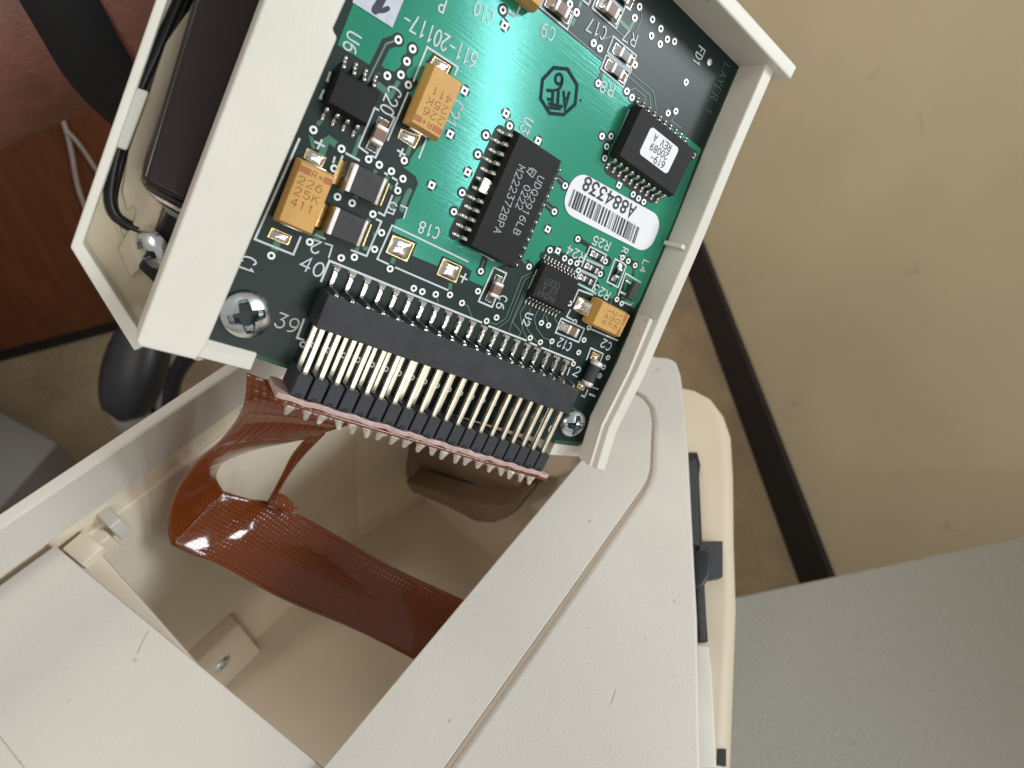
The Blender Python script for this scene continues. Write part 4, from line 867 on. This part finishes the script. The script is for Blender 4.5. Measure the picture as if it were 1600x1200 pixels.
# ================================================================ OPEN BEIGE CASE
def rootthing(name, x, y, z, label, cat, group=None):
    o = empty(name, None, (x, y, z)); return thing(o, label, cat, group)
cs = rootthing("open_case", -20, 40, 0, "open beige plastic device case with an empty cavity, standing on the grey desk", "device case")
CO = Vector((-20, 40, 0))
def cbuild(mb, name, m, bevel=0, seg=2, smooth=False, label=None, parent=None):
    o = mb.build(name, m, cs, tuple(-CO), 0, smooth, bevel, seg, label); return o
Z0 = 330.0
def P2(p, z): q = wz(p[0], p[1], z); return (q.x, q.y)
# right rim: a raised lid band, a groove and the outer border
e = [P2(p, -120) for p in ((1022, 556), (1044, 558), (1058, 564), (1065, 585), (1068, 605), (1077, 700), (1085, 850), (1091.5, 967), (1097, 1200))]
dv = Vector(e[-1]) - Vector(e[-2]); e.append(tuple(Vector(e[-1]) + dv * 1.6))
g = [(11.4, -62)] + [P2(p, -120) for p in ((700, 1190), (1001, 766), (1010, 750), (1015, 733), (1018, 660), (1014, 638), (1004, 624), (985, 613))]
IX = -5.0
lid = [(IX, -62)] + g + [(IX - 3, g[-1][1] + 2), (IX, g[-1][1] - 4)]
cbuild(MB().prism(lid, Z0 - 123, Z0 - 119.6), 'lid_band', 'case', .55, 3)
def off(L, d):
    out = []
    for i, p in enumerate(L):
        a = Vector(L[max(i - 1, 0)]); b = Vector(L[min(i + 1, len(L) - 1)]); t = (b - a).normalized(); out.append((p[0] + t.y * d, p[1] - t.x * d))
    return out
g2 = off(g, .95)
border = [g2[0], (e[-1][0], -62)] + e[::-1] + [(-70, e[0][1] + 2), (-70, g2[-1][1] + 1)] + g2[::-1][:-1]
cbuild(MB().prism(border, Z0 - 126, Z0 - 119.9), 'rim_border', 'case', 1.1, 4)
cbuild(MB().prism([(IX + .4, -62), (e[-1][0] - 2, -62)] + [(p[0] - 2.5, p[1] - 2) for p in e[::-1]] + [(IX + .4, e[0][1] - 2)], Z0 - 127, Z0 - 121.4), 'groove_floor', 'case_in')
cbuild(MB().prism([(IX + .2, -62), (e[-1][0] - 3, -62)] + [(p[0] - 3.5, p[1] - 3) for p in e[::-1]] + [(IX + 5, e[0][1] - 3), (IX + .2, 60)], Z0 - 175, Z0 - 127.5), 'side_body', 'case')
# end panel in the foreground left
pa = wz(80, 848, -121); pb = wz(505, 1200, -121)
cbuild(MB().prism([(pa.x, pa.y), (-66.4, pa.y - .4), (-66.4, -90), (IX + .1, -90), (pb.x, pb.y)][::-1], Z0 - 124, Z0 - 121), 'end_panel', 'case', .35, 2)
dp = Vector((pb.x - pa.x, pb.y - pa.y)).normalized(); npv = Vector((-dp.y, dp.x))
q0 = Vector((pa.x, pa.y)) + dp * 1.0; q1 = Vector((pb.x, pb.y)) - dp * 4
q1 = Vector((pa.x, pa.y)) + dp * 37
cbuild(MB().prism([tuple(q0 - npv * 2), tuple(q1 - npv * 2), tuple(q1 - npv * .6), tuple(q0 + npv * 4.0)], Z0 - 130, Z0 - 126.5), 'panel_ledge', 'case_in', .3)
cbuild(MB().prism([tuple(q0 + npv * .2 - dp * .6), tuple(q0 + npv * .2 + dp * 4.6), tuple(q0 + npv * 4.6 + dp * 4.6), tuple(q0 + npv * 4.6 - dp * .6)], Z0 - 127, Z0 - 124.2), 'hinge_tab', 'case_in', .3)
for zz, w_, L_ in ((-120.97, .35, [(209, 1030), (212, 1032)]), (-120.97, .12, [(232, 985), (222, 1004), (214, 1022)]), (-120.97, .16, [(-4, 1146), (16, 1172), (38, 1200)]),
                  (-119.87, .2, [(962, 1078), (955, 1100)]), (-119.87, .22, [(1053, 938), (1055, 942)]), (-119.87, .4, [(1024, 580), (1030, 576)])):
    mb = MB(); ribbon(mb, [P2(p, zz) for p in L_], w_, Z0 + zz, False, True); cbuild(mb, 'scuff', 'scuff')
# left wall
cbuild(MB().box(-68.9, -66.5, -90, 126, Z0 - 119.5, Z0 - 106.8), 'left_rim', 'case', .5, 3)
cbuild(MB().box(-70.4, -69.0, -90, 126, Z0 - 320, Z0 - 124), 'outer_wall', 'case', .3)
cbuild(MB().box(-68.8, -66.9, -60, 110, Z0 - 288, Z0 - 126.5), 'inner_wall', 'case_in', .6)
cbuild(MB().box(-68.9, -68.0, -60, 110, Z0 - 130, Z0 - 119.6), 'wall_gap', 'case_in')
for px_, z in (((150, 802), -122.5),): pass
t0 = wz(168, 806, -124); cbuild(MB().box(t0.x - 2.6, t0.x + 2.6, t0.y - 1.2, t0.y + 1.3, Z0 - 131, Z0 - 123.5), 'snap_tab', 'case', .4)
t0 = wz(137, 842, -127); cbuild(MB().box(t0.x - 3.2, t0.x + 2.4, t0.y - 2.2, t0.y + 3.0, Z0 - 135, Z0 - 127), 'snap_tab', 'case_in', .4)
# cavity
cbuild(MB().box(-70.3, 20, -60, 110, Z0 - 290, Z0 - 287), 'cavity_floor', 'case_in')
cbuild(MB().box(-70.3, 3, 100, 103, Z0 - 286.9, Z0 - 127.6), 'back_wall', 'case_in')
cbuild(MB().prism([(-67.3, 62), (-58, 99.9), (-67.3, 99.9)], Z0 - 286.9, Z0 - 150), 'corner_fillet', 'case_in', .8)
cbuild(MB().box(-67.2, -62, -40, 5.5, Z0 - 286.8, Z0 - 231), 'screw_boss', 'case_in', .9, 3)
sq_ = wx(345, 1037, -62); o = put_screw(cs, (0, 0, 0), 3.6, 1.6, rot=(0, math.pi / 2, 0)); o.location = (sq_ - CO + Vector((.1, 0, 0))) * MM
def yprism(pts, y, dy, m, name, bevel=.0, seg=3):
    q = [wy(x, z, y) for x, z in pts]; n = len(q)
    vs = [p for p in q] + [p + Vector((0, dy, 0)) for p in q]
    return cbuild(MB().add(vs, [tuple(range(n)), tuple(range(2 * n - 1, n - 1, -1))] + [(i, (i + 1) % n, n + (i + 1) % n, n + i) for i in range(n)]), name, m, bevel, seg)
yprism([(594, 640), (900, 640), (900, 742), (874, 752), (797, 750), (737, 726), (675, 701), (625, 682), (598, 664)], 88, 11, 'case_in', 'printer_mechanism', 3.0, 4)
yprism([(622, 684), (675, 704), (737, 730), (800, 752), (813, 760), (819, 772), (816, 786), (806, 798), (790, 810), (770, 817), (744, 815), (700, 791), (640, 767), (628, 740)], 85, 14, 'brown', 'paper_guide', 5.0, 6)
yprism([(633, 752), (700, 774), (752, 790), (790, 790), (808, 784), (814, 788), (806, 800), (790, 811), (770, 818), (744, 816), (700, 793), (642, 768)], 77, 9, 'brown', 'guide_ledge', 1.6, 4)
yprism([(668, 734), (742, 757), (746, 768), (736, 771), (670, 750)], 84.4, 2.5, 'dark', 'guide_slot_shade', .4)  # dark slab paints the shadow inside the slot
yprism([(700, 749), (740, 760), (740, 767), (700, 757)], 83.9, 2.0, 'brown', 'slot_lip', .3)
t0 = wz(845, 862, -270); cbuild(MB().box(t0.x - 16, t0.x + 30, t0.y - 3, t0.y + 20, Z0 - 286.9, Z0 - 274), 'floor_step', 'case_in', 1.5, 3)
sq_ = wy(613, 728, 97); o = put_screw(cs, (0, 0, 0), 3.6, 2.2, rot=(math.pi / 2, 0, 0)); o.location = (sq_ - CO) * MM
# lower case to the right with its rubber strip and latch
lc = [P2(p, -150) for p in ((1060, 594), (1090, 600), (1118, 615), (1141, 645), (1153, 680), (1157, 740), (1159, 850), (1163, 950), (1160, 1060), (1156, 1200))]
lc.append((lc[-1][0] + 8, lc[-1][1] - 45)); lcp = lc + [(8, lc[-1][1]), (8, 104), (-30, 112), (-30, lc[0][1])]
cbuild(MB().prism(lcp[::-1], 2, Z0 - 150), 'lower_case', 'case_warm', 6.0, 7)
def flat(name, pts, z, z1, m, bevel=.3): return cbuild(MB().prism([P2(p, z) for p in pts][::-1], Z0 + z1, Z0 + z), name, m, bevel)
flat('rubber_strip', [(1076, 706), (1090, 706), (1095, 726), (1093, 745), (1098, 850), (1104, 960), (1107, 1003), (1088, 1004), (1070, 720)], -148.6, -151, 'dark')
flat('strip_cover', [(1074, 722), (1088, 716), (1091, 745), (1094, 852), (1078, 850)], -146.8, -148.5, 'ferrite', .3)
flat('strip_cover', [(1088, 912), (1100, 912), (1104, 1000), (1094, 1000)], -147.2, -148.5, 'ferrite', .3)
flat('latch_plate', [(1094, 845), (1130, 845), (1130, 902), (1112, 905), (1084, 904)], -148.0, -151, 'ferrite')
flat('latch_knob', [(1084, 860), (1106, 858), (1113, 872), (1111, 900), (1100, 918), (1084, 920)], -143, -150, 'black', .9)
flat('seal_strip', [(1088, 1006), (1108, 1008), (1114, 1060), (1121, 1200), (1090, 1200)], -147, -151, 'frame', .6)
flat('slot', [(1122, 1170), (1135, 1170), (1135, 1198), (1121, 1196)], -149.7, -150.6, 'dark', .1)

# ================================================================ SETTING
def setting(name, mb, m, **kw):
    o = mb.build(name, m, None, **kw); o['kind'] = 'structure'; return o
FLZ = -730.0
d0 = wz(1165, 930, -330); d1 = wz(1600, 838, -330); dd = (d1 - d0); dd.z = 0; dd.normalize(); nd = Vector((dd.y, -dd.x, 0))
if nd.y > 0 and nd.x < 0: nd = -nd
pA = d0 - dd * 330; pB = d1 + dd * 330; pC = pB + nd * 800; pD = pA + nd * 800
dk = empty('grey_desk', None, tuple((pA + pC) / 2 + Vector((0, 0, FLZ)))); thing(dk, "grey-green laminate desk top under the case, lower right", "desk"); DKO = (pA + pC) / 2 + Vector((0, 0, FLZ))
ordr = [pA, pB, pC, pD]
ar = sum(ordr[i].x * ordr[(i + 1) % 4].y - ordr[(i + 1) % 4].x * ordr[i].y for i in range(4))
if ar < 0: ordr = ordr[::-1]
MB().prism([(p.x, p.y) for p in ordr], -26, -0.2).build('desk_top', 'desk', dk, tuple(-DKO), bevel=1.5)
mq = [pA + nd * 12, pB + nd * 12, pB + nd * 30, pA + nd * 30]
if sum(mq[i].x * mq[(i + 1) % 4].y - mq[(i + 1) % 4].x * mq[i].y for i in range(4)) < 0: mq = mq[::-1]
MB().prism([(p.x, p.y) for p in mq], FLZ + 60, -26.1).build('shade_panel', 'grey_box', dk, tuple(-DKO), bevel=1)  # unseen panel added to keep light off the floor behind the desk
for a, b in ((pA, 1), (pB, -1), (pC, -1), (pD, 1)):
    c_ = a + ((pA + pC) / 2 - a).normalized() * 90
    MB().box(c_.x - 20, c_.x + 20, c_.y - 20, c_.y + 20, FLZ, -26.2).build('leg', 'grey_box', dk, tuple(-DKO), bevel=3)
setting('carpet', MB().box(-3000, 3000, -3000, 3000, FLZ - 20, FLZ), 'carpet')
b0 = wz(1072, 425, -1060); b1 = wz(1245, 905, -1060); bd = (b1 - b0); bd.z = 0; bd.normalize(); bn = Vector((bd.y, -bd.x, 0))
if bn.y < 0: bn = -bn                               # away from the camera, into the wall
w0 = b0 - bd * 1500; w1 = b1 + bd * 900
def slab(a, b, n0, n1, z0, z1): 
    q = [a + bn * n0, b + bn * n0, b + bn * n1, a + bn * n1]
    s_ = sum(q[i].x * q[(i + 1) % 4].y - q[(i + 1) % 4].x * q[i].y for i in range(4))
    if s_ < 0: q = q[::-1]
    return MB().prism([(p.x, p.y) for p in q], z0, z1)
wl = slab(w0, w1, 12, 110, FLZ, 620).build('tan_wall', 'wall'); thing(wl, "tan painted wall behind the circuit board on the right, with faint scuffs", "wall")
bb = slab(w0, w1, 0, 11.8, FLZ + .5, FLZ + 92).build('baseboard', 'dark', bevel=3); thing(bb, "black baseboard strip along the foot of the tan wall", "baseboard")
# dark-stained wooden furniture on the left
f0 = wz(0, 574, -1060); f1 = wz(190, 523, -1060); fd = (f1 - f0); fd.z = 0; fd.normalize(); fn = Vector((-fd.y, fd.x, 0))
if fn.dot(f0) < 0: fn = -fn
q0 = f0 - fd * 700; q1 = f1 + fd * 420
wdn = empty('wooden_cabinet', None, tuple(Vector(((q0 + q1) / 2).to_tuple()[:2] + (FLZ,)))); WO = wdn.location / MM
thing(wdn, "red-brown wooden cabinet side behind the wrist on the left", "cabinet")
def fslab(a, b, n0, n1, z0, z1):
    q = [a + fn * n0, b + fn * n0, b + fn * n1, a + fn * n1]; s_ = sum(q[i].x * q[(i + 1) % 4].y - q[(i + 1) % 4].x * q[i].y for i in range(4))
    if s_ < 0: q = q[::-1]
    return MB().prism([(p.x, p.y) for p in q], z0, z1)
fslab(q0, q1, 0, 500, FLZ + 40, 10).build('cabinet_side', 'wood', wdn, tuple(-WO), bevel=3)
fslab(q0, q1, 12, 480, FLZ + .5, FLZ + 39.8).build('toe_kick_shade', 'dark', wdn, tuple(-WO))  # near-black colour stands in for the toe-kick's shadow
fslab(q0, q1, -12, 510, 10.2, 38).build('cabinet_top', 'wood', wdn, tuple(-WO), bevel=4)
# low grey cabinet at the far left
gq = [P2(p, -880) for p in ((-160, 560), (0, 640), (92, 690), (0, 792), (-60, 860), (-260, 800))]
s_ = sum(gq[i][0] * gq[(i + 1) % 6][1] - gq[(i + 1) % 6][0] * gq[i][1] for i in range(6))
gb = MB().prism(gq if s_ > 0 else gq[::-1], FLZ + .5, Z0 - 880).build('grey_floor_box', 'grey_box', bevel=6); thing(gb, "low grey box standing on the tan carpet at the left edge", "box")
# office chair arm
ch = empty('office_chair', None, tuple(wd(205, 600, 640))); CHO = ch.location / MM; thing(ch, "office chair arm with a black pad on a grey post, behind the case", "office chair")
def cb2(mb, name, m, **kw): return mb.build(name, m, ch, tuple(-CHO), **kw)
def ell(c, ax, ay, az, ra, rb, rc, n=20, m=12, p=.72):
    rings = []
    for k in range(m + 1):
        u = -1 + 2 * k / m; a = math.asin(max(-1, min(1, u * .999))); rad = math.cos(a) ** p; rings.append([c + ax * (ra * u) + (ay * rb * math.copysign(abs(math.cos(t)) ** .8, math.cos(t)) + az * rc * math.copysign(abs(math.sin(t)) ** .8, math.sin(t))) * rad for t in [2 * math.pi * i / n for i in range(n)]])
    return MB().loft(rings)
pa_ = wd(232, 500, 640); pb_ = wd(192, 650, 640); axv = (pb_ - pa_).normalized(); upv = Vector((0, 0, 1)); sdv = axv.cross(upv).normalized(); upv = sdv.cross(axv)
cb2(ell((pa_ + pb_) / 2, axv, sdv, upv, (pb_ - pa_).length / 2 + 6, 30, 26), 'arm_pad', 'chair', smooth=True)
cb2(MB().tube([wd(198, 628, 655), wd(206, 650, 672), wd(222, 676, 700), wd(262, 720, 760)], [20, 19, 17, 17], 16), 'arm_post', 'chair_grey', smooth=True)
cb2(MB().tube(crom([wd(330, 505, 690), wd(292, 545, 690), wd(266, 585, 690), wd(254, 640, 700), wd(262, 700, 740), wd(300, 760, 800)], 5), 15, 12), 'back_bracket', 'chair', smooth=True)
cb2(MB().tube(crom([wd(318, 500, 676), wd(278, 545, 674), wd(254, 590, 672), wd(246, 640, 682)], 5), 3.2, 8), 'bracket_trim', 'chair_grey', smooth=True)
# pale cable hanging from the cabinet
def cabp(px_, py_, o):                               # point o mm in front of the cabinet side
    d = CW @ ray(px_, py_); return ORG + d * (((f0 - ORG).dot(fn) - o) / d.dot(fn))
cbl = MB().tube(crom([cabp(78, 40, 5), cabp(88, 150, 5), cabp(104, 206, 5), cabp(112, 240, 5), cabp(124, 300, 5), cabp(150, 360, 5), cabp(190, 420, 5), cabp(206, 470, 5)], 6), 3.0, 8).build('pale_cable', 'cable', smooth=True); thing(cbl, "longer pale cable hanging straight down the wooden cabinet side, below the wrist", "cable")
cb3 = MB().tube(crom([cabp(103, 203, 9.5), cabp(124, 226, 9), cabp(150, 265, 6), cabp(185, 320, 5), cabp(215, 360, 5)], 6), 2.6, 8).build('pale_cable', 'cable', smooth=True); thing(cb3, "short pale cable branching off to the right from the longer cable", "cable")

# ================================================================ PERSON: forearm and hand holding the frame
pe = empty('person', None, tuple(wd(60, 70, 195))); PEO = pe.location / MM
thing(pe, "person's forearm and hand with a black wrist strap, holding the frame at upper left", "person")
J = [wd(-900, 330, 190), wd(-520, 230, 178), wd(-250, 145, 166), wd(-40, 75, 158), wd(90, 32, 156), wd(190, -10, 156), wd(290, -70, 150), wd(350, -120, 142)]
rad = [(40, 36), (37, 33), (31, 28), (26, 24), (24.5, 21), (29, 19), (34, 15), (36, 13)]
edges = [(i, i + 1) for i in range(len(J) - 1)]
adir = (J[7] - J[6]).normalized(); toward = -(J[7] - ORG).normalized(); side = adir.cross(toward).normalized()
verts = list(J); radii = [(a, b) for a, b in rad]
def chain(start, pts, rr_):
    prev = start
    for p, r in zip(pts, rr_): verts.append(p); radii.append((r, r)); edges.append((prev, len(verts) - 1)); prev = len(verts) - 1
for k, (s_, ln) in enumerate(((-1.5, .82), (-.5, .97), (.5, 1.05), (1.5, .95))):
    base = J[7] + side * (s_ * 19) + adir * 6
    p1 = base + adir * (20 * ln) - toward * 2; p2 = p1 + (adir * .75 + toward * .66) * 34 * ln; p3 = p2 + (adir * .12 + toward * .99) * 24 * ln; p4 = p3 + (toward * .85 - adir * .52) * 19 * ln
    chain(7, [base, p1, p2, p3, p4], [10.5, 10, 9, 8.3, 6.8])
tb = J[5] + side * 34 + adir * 4
chain(5, [tb, tb + side * 18 + adir * 22, tb + side * 22 + adir * 46 + toward * 14, tb + side * 18 + adir * 64 + toward * 26], [14, 12, 10.5, 8])
me = bpy.data.meshes.new('hand_and_forearm'); me.from_pydata([tuple((p - PEO) * MM) for p in verts], edges, [])
ho = bpy.data.objects.new('hand_and_forearm', me); COL.objects.link(ho); ho.parent = pe; me.materials.append(M['skin'])
sk = ho.modifiers.new('skin', 'SKIN'); sk.use_smooth_shade = True; sk.branch_smoothing = .5
for i, v in enumerate(me.skin_vertices[0].data):
    v.radius = (radii[i][0] * MM, radii[i][1] * MM); v.use_root = (i == 0)
sd = ho.modifiers.new('sub', 'SUBSURF'); sd.levels = 2; sd.render_levels = 2
# wrist strap
c0, c1 = wd(122, 36, 156), wd(214, 14, 157); ax_ = (c1 - c0).normalized(); u_ = ax_.cross(toward).normalized(); v_ = ax_.cross(u_)
rings = []; n = 48
def srg(c, k): return [c + (u_ * math.cos(2 * math.pi * i / n) * 26.5 + v_ * math.sin(2 * math.pi * i / n) * 25.5) * k + ax_ * (.6 * math.sin(i * 5.1) + .4 * math.sin(i * 11.3)) for i in range(n)]
MB().loft([srg(c0, .9), srg(c0, 1.02), srg(c0.lerp(c1, .5), 1.05), srg(c1, 1.02), srg(c1, .9)]).build('wrist_strap', 'fabric', pe, tuple(-PEO), smooth=True)
